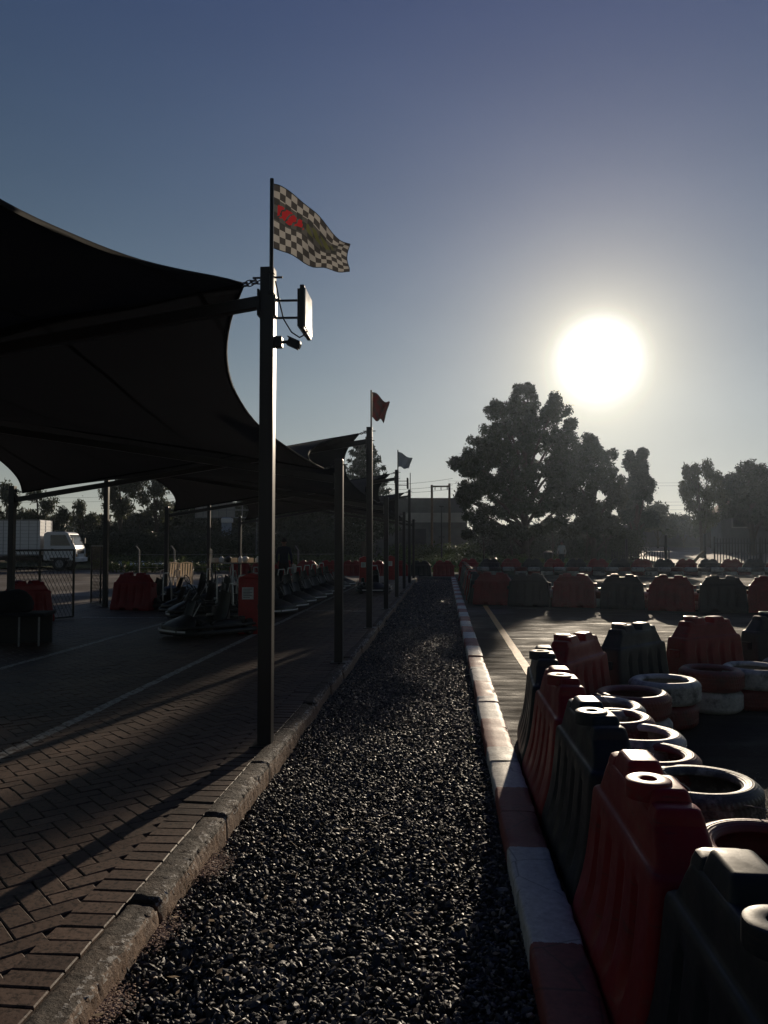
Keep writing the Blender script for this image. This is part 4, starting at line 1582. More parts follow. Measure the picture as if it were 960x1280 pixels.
# ------------------------------------------------------------------ red cabinets
def cabinet(px, d, wpx, label):
    p = gx(px, d, PZ)
    W_ = .38
    t = thing('cabinet', label, 'cabinet', p, rad(8), 'red extinguisher cabinets under the canopy')
    H = .93
    MB().box((0, 0, H / 2), (W_, .34, H)).build('case', M['cabinet_red'], t, bevel=.012, seg=2)
    b = MB()
    e = .02
    a = W_ / 2 + e
    dd = .19
    b.raw([(-a, -dd, H + .001), (a, -dd, H + .001), (a, dd, H + .001), (-a, dd, H + .001), (0, -dd, H + .085), (0, dd, H + .085)],
          [(3, 2, 1, 0), (0, 1, 4), (2, 3, 5), (1, 2, 5, 4), (3, 0, 4, 5)])
    b.build('pitched_lid', M['cabinet_red'], t, bevel=.006)
    dr = MB().box((0, -.178, .44), (W_ - .05, .014, .8)).build('door', M['cabinet_red'], t, bevel=.004)
    b = MB()
    for zz in (.12, .24, .36): b.box((0, -.188, zz), (W_ - .1, .006, .09))
    b.build('raised_panel', M['cabinet_red'], dr, bevel=.002)
    nb = MB().box((-.03, -.189, .68), (.19, .004, .2)).build('notice', M['paper'], dr)
    b = MB()
    for i, zz in enumerate((.75, .72, .695, .67, .645, .615)):
        b.box((-.03 - .02 * (i % 2), -.1922, zz), (.15 - .04 * (i % 2), .001, .008))
    b.build('printed_text', M['dark_cloth'], nb)
    MB().box((.14, -.192, .46), (.02, .02, .07)).build('handle', M['steel'], dr, bevel=.003)
    return t


cabinet(314, 13.0, 28, 'red cabinet with pitched lid and white notice beside the near go-kart')
cabinet(455, 30.5, 10, 'small red cabinet with white notice in front of the far red barriers')
cabinet(488, 32.5, 9, 'red cabinet half hidden among the far kerb posts')


# ------------------------------------------------------------------ go-karts
def make_kart():
    t = thing('kart', 'x', 'go-kart')
    b = MB()
    loop = [(-.82, -.3, .07), (-.82, .3, .07), (-.2, .34, .07), (.35, .3, .07), (.8, .24, .07), (.8, -.24, .07), (.35, -.3, .07), (-.2, -.34, .07)]
    b.tube(loop, .016, 8, closed=True)
    b.tube([(-.55, -.6, .14), (-.55, .6, .14)], .02, 8)
    b.tube([(.5, -.5, .12), (.5, .5, .12)], .016, 8)
    b.build('chassis', M['steel'], t, smooth=50)
    MB().box((.36, 0, .055), (.86, .5, .008)).build('floor_tray', M['steel'], t)

    # bumper ring all round, with a pale stripe
    def ring(zc, off):
        pts = []
        for (x, y) in ((-.95, -.45), (-.95, .45), (-.86, .62), (-.3, .68), (.3, .66), (.62, .6), (.9, .5), (1.0, .3), (1.0, -.3), (.9, -.5), (.62, -.6), (.3, -.66), (-.3, -.68), (-.86, -.62)):
            pts.append(Vector((x * off, y * off, zc)))
        return pts
    b = MB()
    b.tube(ring(.10, 1.0), .04, 8, closed=True)
    b.tube(ring(.185, .975), .026, 8, closed=True)
    bp = b.build('bumper', M['black'], t, smooth=60)
    for (x0, y0, x1, y1) in ((1.045, -.28, 1.045, .28), (.955, -.48, 1.035, -.31), (.955, .48, 1.035, .31), (-.99, -.40, -.99, .40)):
        b = MB()
        b.beam((x0, y0, .13), (x1, y1, .13), .012, .028)
        b.build('stripe', M['white_paint'], bp)
    # nose cone
    b = MB()
    rings = []
    for (x, wd_, z0, z1) in ((1.0, .30, .13, .19), (.93, .42, .10, .235), (.8, .46, .09, .29), (.66, .40, .10, .34), (.58, .30, .14, .36)):
        rings.append([Vector((x, wd_ * math.cos(a) if abs(math.cos(a)) > .2 else wd_ * math.cos(a), (z0 + z1) / 2 + (z1 - z0) / 2 * math.sin(a))) for a in [2 * PI * k / 18 for k in range(18)]])
    b.loft(rings).build('nose_cone', M['black'], t, smooth=60)
    # steering fairing
    b = MB()
    b.grid(lambda u, v: Vector((.62 - .14 * v - .05 * math.cos((u - .5) * PI), (u - .5) * (.34 - .06 * v), .28 + .3 * v)), 8, 6)
    o = b.build('front_panel', M['black'], t, smooth=180)
    s = o.modifiers.new('t', 'SOLIDIFY'); s.thickness = .008
    # side pods
    for sgn in (-1, 1):
        b = MB()
        rings = []
        for (x, hh, wd_) in ((-.34, .05, .06), (-.28, .085, .1), (0, .1, .11), (.26, .08, .1), (.34, .04, .06)):
            rings.append([Vector((x, sgn * .5 + wd_ * math.cos(a), .19 + hh * math.sin(a))) for a in [2 * PI * k / 14 for k in range(14)]])
        b.loft(rings).build('side_pod', M['black'], t, smooth=60)
    # seat shell
    prof = [(.18, .14), (.06, .11), (-.08, .10), (-.2, .13), (-.29, .24), (-.36, .42), (-.41, .60), (-.42, .68)]

    def seat(u, v):
        f = v * (len(prof) - 1); i = min(int(f), len(prof) - 2); r_ = f - i
        x = prof[i][0] * (1 - r_) + prof[i + 1][0] * r_
        z = prof[i][1] * (1 - r_) + prof[i + 1][1] * r_
        a = (u - .5) * 2
        wd_ = .20 if v < .8 else .20 - (v - .8) * .35
        lift = abs(a) ** 3
        return Vector((x + lift * (.10 * v), a * wd_, z + lift * .12 * (1 - .6 * v)))
    b = MB().grid(seat, 12, 18)
    o = b.build('seat', M['black'], t, smooth=180)
    s = o.modifiers.new('t', 'SOLIDIFY'); s.thickness = .014
    # roll bar
    MB().tube([(-.6, -.24, .1), (-.58, -.22, .55), (-.56, -.14, .82), (-.56, .14, .82), (-.58, .22, .55), (-.6, .24, .1)], .018, 8).build('roll_bar', M['chrome'], t, smooth=60)
    # steering
    c = Vector((.28, 0, .53)); ax = Vector((-.82, 0, .57)).normalized(); e1 = Vector((0, 1, 0)); e2 = ax.cross(e1)
    sw = MB().tube([c + e1 * .145 * math.cos(a) + e2 * .145 * math.sin(a) for a in [2 * PI * k / 24 for k in range(24)]], .014, 8, closed=True)
    for k in range(3):
        a = 2 * PI * k / 3 + PI / 2
        sw.tube([c, c + e1 * .14 * math.cos(a) + e2 * .14 * math.sin(a)], .008, 6)
    sw.build('steering_wheel', M['rubber'], t, smooth=60)
    MB().tube([c, (.62, 0, .12)], .011, 8).build('steering_column', M['chrome'], t)
    # engine
    en = MB().box((-.42, -.42, .2), (.24, .2, .18))
    for k in range(7): en.box((-.42, -.42, .31 + k * .018), (.2 - .006 * k, .17, .008))
    en.box((-.42, -.42, .37), (.14, .1, .16))
    e_o = en.build('engine', M['steel'], t, bevel=.004)
    MB().tube([(-.32, -.42, .3), (-.2, -.46, .3), (-.18, -.5, .22), (-.4, -.56, .2), (-.8, -.52, .2)], .026, 8).build('exhaust', M['chrome'], e_o, smooth=60)
    MB().box((-.42, .4, .21), (.26, .2, .2)).build('fuel_tank', M['black'], t, bevel=.03, seg=3)
    # pedals
    MB().box((.74, .1, .2), (.012, .06, .14)).box((.74, -.1, .2), (.012, .06, .14)).build('pedal', M['chrome'], t)
    # wheels
    for (x, y, R_, wd_) in ((-.55, .52, .138, .19), (-.55, -.52, .138, .19), (.5, .5, .128, .12), (.5, -.5, .128, .12)):
        wh = bpy.data.objects.new('wheel', None); COL.objects.link(wh); wh.parent = t; wh.location = (x, y, R_)
        Mx = Matrix.Rotation(PI / 2, 3, 'X')
        h = wd_ / 2
        MB().lathe([(R_ * .52, -h), (R_ * .8, -h), (R_ * .95, -h * .86), (R_, -h * .6), (R_, h * .6), (R_ * .95, h * .86), (R_ * .8, h), (R_ * .52, h)], 28, M=Mx, closed=True).build('tyre', M['rubber'], wh, smooth=45)
        MB().lathe([(R_ * .53, -h * .9), (R_ * .5, -h * .5), (.02, -h * .35), (.02, h * .35), (R_ * .5, h * .5), (R_ * .53, h * .9)], 20, M=Mx).build('rim', M['steel'], wh, smooth=45)
    return t


KART = make_kart()
karts = [  # x, y, heading deg, label
    (-3.84, 12.55, 232, 'black go-kart parked alone beside the red cabinet, nose low on the paving'),
    (-3.95, 16.2, -28, 'first go-kart of the slanted row behind the tall flag post'),
    (-3.95, 17.5, -26, 'second go-kart of the slanted row, white bumper stripes showing'),
    (-3.98, 18.8, -29, 'third go-kart of the slanted row along the painted line'),
    (-3.93, 20.1, -28, 'fourth go-kart of the slanted row along the painted line'),
    (-3.95, 21.4, -30, 'fifth go-kart of the slanted row, before the standing man'),
    (-3.96, 22.7, -27, 'sixth go-kart of the slanted row, level with the standing man'),
    (-3.94, 24.0, -28, 'seventh go-kart of the slanted row, just past the standing man'),
    (-3.95, 25.4, -28, 'eighth go-kart of the slanted row, near the far red barriers'),
    (-6.9, 17.6, 170, 'go-kart behind the blue-grey sacks on the yard side'),
    (-6.8, 20.6, 168, 'go-kart on the yard side beyond the white plastic chairs'),
    (-5.25, 16.3, 172, 'go-kart parked just behind the lone near kart'),
    (-5.7, 19.0, 175, 'go-kart beyond the lone near kart, level with the white chairs'),
    (-5.9, 22.2, 165, 'go-kart far under the canopy beside the work table'),
    (-5.6, 24.6, 160, 'go-kart half hidden behind the work table, deep under the canopy'),
    (-4.75, 15.3, 200, 'go-kart at the painted cross line, just behind the near kart nose'),
    (-3.95, 26.9, -28, 'very last go-kart at the far end of the slanted row'),
    (-2.15, 23.6, -82, 'go-kart standing apart by the kerb posts, facing the viewer')]
for i, (x, y, a, l) in enumerate(karts):
    o = KART if i == 0 else copy_tree(KART)
    o.location = (x, y, PZ)
    o.rotation_euler = (0, 0, rad(a))
    o.scale = (.8, .8, 1.0)
    o['label'] = l
    o['group'] = 'go-karts parked under the canopy'

# ------------------------------------------------------------------ people
def person(name_label, loc, rz, pose, top, bottom, skin, hairm, scale=1.0, hat=None):
    t = thing('person', name_label, 'person', loc, rz)
    J = pose
    mesh = bpy.data.meshes.new('body')
    names = list(J.keys())
    idx = {n_: i for i, n_ in enumerate(names)}
    vs_ = [J[n_][0] for n_ in names]
    E = [('pelvis', 'belly'), ('belly', 'chest'), ('chest', 'neck'), ('neck', 'skull_base'), ('skull_base', 'head'), ('head', 'crown'),
         ('pelvis', 'hip_l'), ('hip_l', 'knee_l'), ('knee_l', 'ankle_l'), ('ankle_l', 'toe_l'),
         ('pelvis', 'hip_r'), ('hip_r', 'knee_r'), ('knee_r', 'ankle_r'), ('ankle_r', 'toe_r'),
         ('chest', 'sh_l'), ('sh_l', 'el_l'), ('el_l', 'wr_l'), ('wr_l', 'palm_l'),
         ('chest', 'sh_r'), ('sh_r', 'el_r'), ('el_r', 'wr_r'), ('wr_r', 'palm_r')]
    mesh.from_pydata(vs_, [(idx[a], idx[b_]) for a, b_ in E], [])
    o = bpy.data.objects.new('body_tmp', mesh)
    COL.objects.link(o)
    sk = o.modifiers.new('s', 'SKIN')
    for n_ in names:
        sv = mesh.skin_vertices[0].data[idx[n_]]
        r_ = J[n_][1]
        sv.radius = r_ if isinstance(r_, tuple) else (r_, r_)
        sv.use_root = (n_ == 'pelvis')
    ss = o.modifiers.new('d', 'SUBSURF'); ss.levels = 2; ss.render_levels = 2
    dg = bpy.context.evaluated_depsgraph_get()
    ev = o.evaluated_get(dg)
    src = ev.to_mesh()
    bv = [v.co.copy() for v in src.vertices]
    bf = [tuple(p.vertices) for p in src.polygons]
    ev.to_mesh_clear()
    bpy.data.objects.remove(o)
    b = MB()
    hipz = J['pelvis'][0][2] + .02
    nz = J['neck'][0][2] + .0
    mi = []
    wl, wr = Vector(J['wr_l'][0]), Vector(J['wr_r'][0])
    b.v = [tuple(p) for p in bv]
    for f in bf:
        c = sum((bv[i] for i in f), Vector()) / len(f)
        arm = abs(c.x) > .2
        if (c - wl).length < .05 or (c - Vector(J['palm_l'][0])).length < .09 or (c - wr).length < .05 or (c - Vector(J['palm_r'][0])).length < .09: k = 2
        elif c.z > nz: k = 2
        elif c.z < .085: k = 3
        elif c.z < hipz and not arm: k = 1
        else: k = 0
        b.f.append(f); b.mi.append(k)
    # five fingers per hand, rooted in the palm
    for sd in ('l', 'r'):
        pm = Vector(J['palm_' + sd][0]); wr_ = Vector(J['wr_' + sd][0])
        d = (pm - wr_).normalized()
        acr = d.cross(Vector((1, 0, 0) if abs(d.x) < .8 else (0, 1, 0))).normalized()
        bend = Vector((-1 if sd == 'l' else 1, 0, 0)) * .3
        b.cur = 2
        for k_, L in enumerate((.062, .072, .066, .052)):
            s0 = pm + acr * (.03 - .02 * k_) - d * .005
            b.tube([s0, s0 + d * L * .45 + bend * .01, s0 + (d + bend * .5) * L * .75, s0 + (d + bend) * L], [.0095, .009, .008, .006], 7)
        s0 = wr_.lerp(pm, .5) + acr * .03
        b.tube([s0, s0 + acr * .02 + d * .02, s0 + acr * .022 + d * .05], [.012, .010, .007], 7)
    # face: nose, eyes, mouth, ears
    hd = Vector(J['head'][0])
    b.cur = 2
    b.ball(hd + Vector((0, .098, -.015)), (.014, .02, .022), 8)
    for sx in (-1, 1):
        b.ball(hd + Vector((sx * .082, 0, -.01)), (.012, .02, .032), 8)
    b.cur = 3
    for sx in (-1, 1): b.ball(hd + Vector((sx * .03, .088, .018)), (.012, .008, .007), 8)
    b.ball(hd + Vector((0, .088, -.055)), (.022, .008, .006), 8)
    b.build('body', [top, bottom, skin, M['black']], t, smooth=180)
    # hair cap
    hb = MB()
    pr = [(max(1e-4, .094 * math.sin(a)), .112 * math.cos(a)) for a in [PI * .58 * i / 8 for i in range(9)]][::-1]
    hb.lathe(pr, 20)
    hb.v = [(x * .93, y * 1.02 - .014 + (-.018 if z < .02 else 0), z) for (x, y, z) in hb.v]
    hb.build('hair', hairm, t, smooth=180, loc=hd + Vector((0, -.004, .028)))
    t.scale = (scale,) * 3
    return t


def pose(l_arm, r_arm, stride=0.0, lean=0.0):
    d = {'pelvis': ((0, 0, .93), (.135, .105)), 'belly': ((0, lean * .3, 1.1), (.13, .10)), 'chest': ((0, lean * .7, 1.32), (.155, .115)),
         'neck': ((0, lean, 1.475), .055), 'skull_base': ((0, lean + .01, 1.535), .062), 'head': ((0, lean + .018, 1.61), (.088, .10)), 'crown': ((0, lean + .008, 1.685), .062),
         'hip_l': ((-.095, 0, .86), .095), 'knee_l': ((-.1, stride + .02, .49), .066), 'ankle_l': ((-.105, stride * .9 - .02, .08), .042), 'toe_l': ((-.12, stride * .9 + .15, .035), .036),
         'hip_r': ((.095, 0, .86), .095), 'knee_r': ((.1, -stride + .03, .49), .066), 'ankle_r': ((.105, -stride * 1.2 - .02, .08), .042), 'toe_r': ((.12, -stride * 1.2 + .15, .035), .036),
         'sh_l': ((-.175, lean * .8, 1.40), .06), 'el_l': (l_arm[0], .044), 'wr_l': (l_arm[1], .030), 'palm_l': (l_arm[2], (.02, .036)),
         'sh_r': ((.175, lean * .8, 1.40), .06), 'el_r': (r_arm[0], .044), 'wr_r': (r_arm[1], .030), 'palm_r': (r_arm[2], (.02, .036))}
    return d


man_pose = pose(((-.235, .0, 1.12), (-.22, .14, .93), (-.21, .18, .85)), ((.24, -.01, 1.12), (.25, .06, .88), (.25, .08, .79)), .03)
p = gx(355, 24.0, PZ)
person('man in dark clothes with his back turned, standing among the parked go-karts', p, rad(8), man_pose, M['blue_cloth'], M['dark_cloth'], M['skin'], M['hair'], .97)
# the sheet in his hand
o = MB().box((0, 0, 0), (.004, .2, .29)).build('clipboard', M['paper'], None, loc=(p.x + .285, p.y + .05, PZ + .72), rz=rad(60))
tag(o, 'white sheet held low in the hand of the dark-clothed man', 'paper')

walk_pose = pose(((-.23, -.05, 1.13), (-.22, .0, .9), (-.22, .02, .82)), ((.23, .02, 1.13), (.23, .12, .92), (.23, .17, .85)), .13)
p = gx(702, 46.8, .05)
person('person in a pale shirt walking beyond the far tyre wall', p, rad(160), walk_pose, M['white_cloth'], M['dark_cloth'], M['skin'], M['hair'])

# ------------------------------------------------------------------ gate leaves, bench, chairs, sacks, table
def gate(p0, p1, z0, z1, label):
    p0 = Vector(p0); p1 = Vector(p1)
    d = (p1 - p0); L = d.length; d.normalize()
    t = thing('mesh_gate', label, 'gate', (p0.x, p0.y, 0), math.atan2(d.y, d.x), 'steel mesh gate leaves')
    b = MB()
    for x in (0, L * .42, L): b.box((x, 0, (z0 + z1) / 2), (.035, .035, z1 - z0))
    for z in (z0, z1): b.box((L / 2, 0, z), (L, .034, .034))
    b.build('frame', M['steel'], t, bevel=.004)
    b = MB()
    H = z1 - z0
    step = .085
    n_ = int((L + H) / step)
    for i in range(n_):
        # falling bars
        x0 = -H * .55 + i * step
        for sg in (1, -1):
            a = Vector((x0, .004 * sg, z1)); e = Vector((x0 + H * .55, .004 * sg, z0))
            if sg < 0: a, e = Vector((x0, .004 * sg, z0)), Vector((x0 + H * .55, .004 * sg, z1))
            # clip to [0,L]
            if a.x > L or e.x < 0: continue
            t0 = max(0, (0 - a.x) / (e.x - a.x)); t1 = min(1, (L - a.x) / (e.x - a.x))
            if t1 - t0 < .02: continue
            r_ = .0055 if sg > 0 else .0028
            b.tube([a.lerp(e, t0), a.lerp(e, t1)], r_, 4)
    b.build('mesh_infill', M['steel'], t)
    return t


gate((-8.05, 13.85, 0), gp(91, 773, PZ), .14, 1.48, 'open mesh gate leaf in front of the white truck, seen broadside')
gate((-8.02, 17.85, 0), (-8.75, 18.55, 0), .14, 1.55, 'narrow mesh gate leaf seen nearly edge-on beside the tall yard post')

p = gp(18, 806, PZ)
t = thing('trestle_bench', 'dark trestle bench with pale metal legs in deep shade under the canopy', 'bench', p, rad(10))
MB().box((0, 0, .46), (1.0, .55, .05)).build('bench_top', M['dark_cloth'], t, bevel=.01)
b = MB()
for x in (-.42, -.16, .14, .42):
    MB().box((x, -.22, .218), (.022, .022, .434)).build('leg', M['steel_lite'], t)
MB().box((0, .2, .217), (.95, .03, .43)).build('back_panel', M['black'], t)
# bundle lying on it
def lumpy(name, c, r, m, label, cat, seed=0, group=None):
    b = MB().ball((0, 0, 0), 1.0, 18)
    b.v = [tuple(Vector((x * r[0], y * r[1], max(-.55, z) * r[2])) * (1 + .22 * mnoise.noise(Vector((x * 1.6 + seed, y * 1.6, z * 1.6))) + .06 * mnoise.noise(Vector((x * 5 + seed, y * 5, z * 5))))) for (x, y, z) in b.v]
    zmin = min(v[2] for v in b.v)
    o = b.build(name, m, None, smooth=180, loc=(c[0], c[1], c[2] - zmin))
    return tag(o, label, cat, group)


lumpy('bundle', (p.x - .1, p.y + .02, p.z + .487), (.38, .2, .2), M['dark_cloth'], 'dark cloth bundle lying on the trestle bench', 'bundle', 3)

for i, (px, py, lab) in enumerate(((196, 748, 'blue-grey sack lying on the paving beside the lone red barrier'), (214, 747, 'second blue-grey sack slumped against the white chairs'), (238, 744, 'pale grey sack on the paving behind the near go-kart'))):
    q_ = gp(px, py, PZ)
    lumpy('sack', (q_.x, q_.y, PZ), (.34, .26, .2), M['blue_bag'] if i < 2 else M['sheet_blue'], lab, 'sack', i * 7, 'sacks on the paving')


def chair(p, rz, label):
    t = thing('plastic_chair', label, 'chair', p, rz, 'white plastic chairs')
    b = MB().grid(lambda u, v: Vector(((u - .5) * .44, (v - .5) * .42, .43 + .02 * (2 * u - 1) ** 2)), 8, 8)
    o = b.build('seat', M['white_plastic'], t, smooth=180); s = o.modifiers.new('t', 'SOLIDIFY'); s.thickness = .014
    b = MB()
    for k in range(5):
        x = -.16 + k * .08
        b.beam((x, -.21, .44), (x * 1.05, -.29, .86), .05, .012, up=(0, 1, 0))
    b.build('back_slat', M['white_plastic'], t, bevel=.003)
    MB().tube([(-.22, -.2, .43), (-.225, -.27, .7), (-.19, -.30, .87), (0, -.31, .9), (.19, -.30, .87), (.225, -.27, .7), (.22, -.2, .43)], .016, 8).build('back_frame', M['white_plastic'], t, smooth=60)
    for sx in (-1, 1):
        for sy in (-1, 1):
            MB().tube([(sx * .19, sy * .17, .43), (sx * .24, sy * .22, 0)], [.026, .018], 8).build('leg', M['white_plastic'], t, smooth=60)
        MB().tube([(sx * .225, -.26, .66), (sx * .25, -.1, .665), (sx * .25, .12, .65), (sx * .235, .2, .43)], .018, 8).build('armrest', M['white_plastic'], t, smooth=60)
    return t


q_ = gp(212, 738, PZ)
chair((q_.x, q_.y, PZ), rad(175), 'white plastic chair with slatted back, the one by the short yard post')
q_ = gp(226, 738, PZ)
chair((q_.x + .1, q_.y + .1, PZ), rad(190), 'white plastic chair catching warm sun, beside its white twin')

# work table with pale kart spares
q_ = gp(300, 728, PZ)
t = thing('work_table', 'work table under the canopy loaded with pale kart spares', 'table', (q_.x, q_.y, PZ), rad(5))
MB().box((0, 0, .76), (2.2, .7, .04)).build('table_top', M['wood'], t, bevel=.005)
for sx in (-1, 1):
    for sy in (-1, 1):
        MB().box((sx * 1.02, sy * .3, .37), (.05, .05, .738)).build('leg', M['steel'], t)
for i in range(9):
    x = -.95 + i * .235
    k = i % 3
    zt = PZ + .782
    px_, py_ = q_.x + x * math.cos(rad(5)), q_.y + x * math.sin(rad(5)) + random.uniform(-.15, .15)
    if k == 0:
        o = MB().box((0, 0, .09), (.2, .16, .18)).build('box', M['white_plastic'], None, bevel=.02, seg=2, loc=(px_, py_, zt), rz=random.uniform(0, 1))
        tag(o, 'pale plastic box, %s item along the work table' % ORD[i], 'box', 'spares on the work table')
    elif k == 1:
        b = MB().lathe([(.001, 0), (.09, 0), (.1, .05), (.1, .16), (.05, .2), (.04, .24), (.001, .24)], 16)
        o = b.build('canister', M['white_paint'], None, smooth=50, loc=(px_, py_, zt)); tag(o, 'white canister, %s item along the work table' % ORD[i], 'canister', 'spares on the work table')
    else:
        o = MB().ball((0, 0, .12), (.13, .15, .13), 12).build('helmet', M['white_paint'] if i > 4 else M['black'], None, smooth=180, loc=(px_, py_, zt - .005))
        tag(o, '%s crash helmet, %s item along the work table' % ('white' if i > 4 else 'black', ORD[i]), 'helmet', 'spares on the work table')

q_ = gp(290, 748, PZ)
t = thing('trestle_stand', 'thin pale A-shaped stand behind the near go-kart', 'stand', (q_.x, q_.y, PZ), rad(10))
MB().tube([(-.02, -.02, .95), (-.13, -.1, 0)], .012, 6).build('leg', M['white_paint'], t)
MB().tube([(.02, -.02, .95), (.10, -.1, 0)], .012, 6).build('leg', M['white_paint'], t)
MB().tube([(0, .02, .95), (0, .25, 0)], .012, 6).build('leg', M['white_paint'], t)
MB().box((0, 0, .96), (.5, .3, .02)).build('shelf', M['steel'], t)

# ------------------------------------------------------------------ truck
def truck():
    base = gx(49, 45.5)
    t = thing('truck', 'white box truck with ribbed cargo body parked in the yard, cab catching the sun', 'truck', (base.x, base.y, 0), rad(10))
    # local: +x forward, near side is -y; cargo front corner at x=0
    W = 2.15
    yc = W / 2
    b = MB().box((-2.75, yc, 1.98), (5.5, W, 2.1))
    cg = b.build('cargo_box', M['white_paint'], t, bevel=.02)
    b = MB()
    for i in range(12): b.box((-5.4 + i * .48, -.012, 1.98), (.03, .02, 2.06))
    for z in (.96, 3.0): b.box((-2.75, -.014, z), (5.5, .03, .07))
    for i in range(9): b.box((-2.75, -.006, 1.15 + i * .21), (5.48, .01, .016))
    b.build('side_rib', M['wall_band'], cg)
    b = MB()
    for i in range(10): b.box((.012, yc, 1.1 + i * .2), (.025, W - .1, .05))
    for y in (.05, yc, W - .05): b.box((.016, y, 1.98), (.035, .06, 2.06))
    b.build('front_rib', M['white_paint'], cg)
    MB().box((-1.9, yc, .72), (7.2, .8, .22)).build('chassis', M['rust_truck'], t)
    # cab: side profile extruded
    prof = [(.22, .62), (.22, 2.2), (.42, 2.32), (1.42, 2.32), (1.62, 2.25), (2.02, 1.45), (2.08, 1.3), (2.1, .62)]
    y0, y1 = .06, W - .06
    n_ = len(prof)
    b = MB()
    b.raw([(x, y0, z) for x, z in prof] + [(x, y1, z) for x, z in prof],
          [tuple(range(n_))] + [tuple(range(n_, 2 * n_))[::-1]] + [((i + 1) % n_, i, i + n_, (i + 1) % n_ + n_) for i in range(n_)])
    cab = b.build('cab', M['white_paint'], t, bevel=.05, seg=3)
    # windscreen lies on the sloped face between (1.62,2.25) and (2.02,1.45)
    d = Vector((.40, 0, -.80)).normalized(); nrm_ = Vector((.894, 0, .447))
    c = Vector((1.62, yc, 2.25)) + d * .46 + nrm_ * .012
    Mw = Matrix((d, Vector((0, 1, 0)), d.cross(Vector((0, 1, 0))))).transposed()
    MB().box(c, (.72, W - .36, .014), M=Mw).build('windscreen', M['glass'], cab, bevel=.004)
    for yy, s in ((y0 - .006, -1), (y1 + .006, 1)):
        b = MB()
        w_ = [(.62, 1.5), (.62, 2.14), (1.48, 2.14), (1.78, 1.5)]
        b.raw([(x, yy, z) for x, z in w_] + [(x, yy + .01, z) for x, z in w_], [(0, 1, 2, 3), (7, 6, 5, 4), (0, 4, 5, 1), (1, 5, 6, 2), (2, 6, 7, 3), (3, 7, 4, 0)])
        b.build('side_window', M['glass'], cab)
        dr = MB().box((1.12, yy + s * .001, 1.12), (1.0, .012, .66)).build('door', M['white_paint'], cab, bevel=.004)
        MB().box((.74, yy + s * .016, 1.3), (.14, .02, .035)).build('handle', M['black'], dr)
        MB().tube([(1.75, yy, 2.0), (1.95, yy + s * .2, 1.95)], .014, 6).box((1.96, yy + s * .24, 1.8), (.05, .16, .34)).build('mirror', M['black'], cab)
    MB().box((2.1, yc, 1.12), (.03, 1.3, .2)).build('grille', M['black'], cab, bevel=.006)
    MB().box((2.13, yc, .66), (.16, W - .1, .26)).build('bumper', M['white_paint'], t, bevel=.03, seg=2)
    MB().box((2.218, yc, .66), (.012, .5, .12)).build('number_plate', M['paper'], t)
    for y in (.3, W - .3):
        MB().box((2.11, y, .92), (.04, .34, .18)).build('headlight', M['lamp_glass'], t, bevel=.01)
        MB().box((2.115, y + (.24 if y > 1 else -.24) * .7, .92), (.03, .1, .16)).build('indicator', M['amber'], t)
    for (x, y) in ((1.15, .16), (1.15, W - .16), (-3.7, .16), (-3.7, W - .16)):
        wh = bpy.data.objects.new('wheel', None); COL.objects.link(wh); wh.parent = t; wh.location = (x, y, .42)
        Mx = Matrix.Rotation(PI / 2, 3, 'X')
        MB().lathe([(.23, -.13), (.36, -.13), (.41, -.1), (.42, -.05), (.42, .05), (.41, .1), (.36, .13), (.23, .13)], 28, M=Mx, closed=True).build('tyre', M['rubber'], wh, smooth=45)
        MB().lathe([(.235, -.12), (.2, -.06), (.06, -.09), (.05, .09), (.2, .06), (.235, .12)], 20, M=Mx).build('rim', M['steel_lite'], wh, smooth=45)
    MB().box((1.15, .2, .72), (1.1, .3, .12)).build('wheel_arch', M['black'], t)
    return t


truck()

# ------------------------------------------------------------------ trees
def leaves_mesh(name, centers, rads, per, leaf, m, flat=1.0, droop=0.0, elong=1.9):
    """centers (n,3), rads (n,), leaf size -> one mesh of leaf quads"""
    n = len(centers)
    cnt = (per * (rads / rads.mean()) ** 2).astype(int) + 8
    ci = np.repeat(np.arange(n), cnt)
    N_ = len(ci)
    g = RNG.normal(0, 1, (N_, 3))
    g /= np.linalg.norm(g, axis=1)[:, None]
    rr = RNG.random(N_) ** .45
    rr = np.where(RNG.random(N_) < .07, rr * RNG.uniform(1.0, 1.45, N_), rr)
    P = centers[ci] + g * (rads[ci] * rr)[:, None] * np.array([1, 1, flat])
    if droop: P[:, 2] -= droop * np.abs(RNG.normal(0, 1, N_))
    nrm_ = g + RNG.normal(0, .7, (N_, 3)) + np.array([0, 0, .35])
    nrm_ /= np.linalg.norm(nrm_, axis=1)[:, None]
    a = np.cross(nrm_, RNG.normal(0, 1, (N_, 3)))
    if droop:
        a = a + np.array([0, 0, -1.2])
    a /= np.linalg.norm(a, axis=1)[:, None] + 1e-9
    b = np.cross(nrm_, a)
    s = leaf * RNG.uniform(.6, 1.3, N_)[:, None]
    a = a * s * elong * .5
    b = b * s * .5
    bend = nrm_ * s * .12
    V = np.stack([P - a, P + b * .8 - bend, P + a, P - b * .8 - bend], 1).reshape(-1, 3)
    F = np.arange(N_ * 4).reshape(-1, 4)
    t = np.repeat(np.clip(RNG.normal(.45, .25, N_) + (RNG.random(n) - .5)[ci] * .5, 0, 1), 4)
    return np_mesh(name, V, F, m, attr=t)


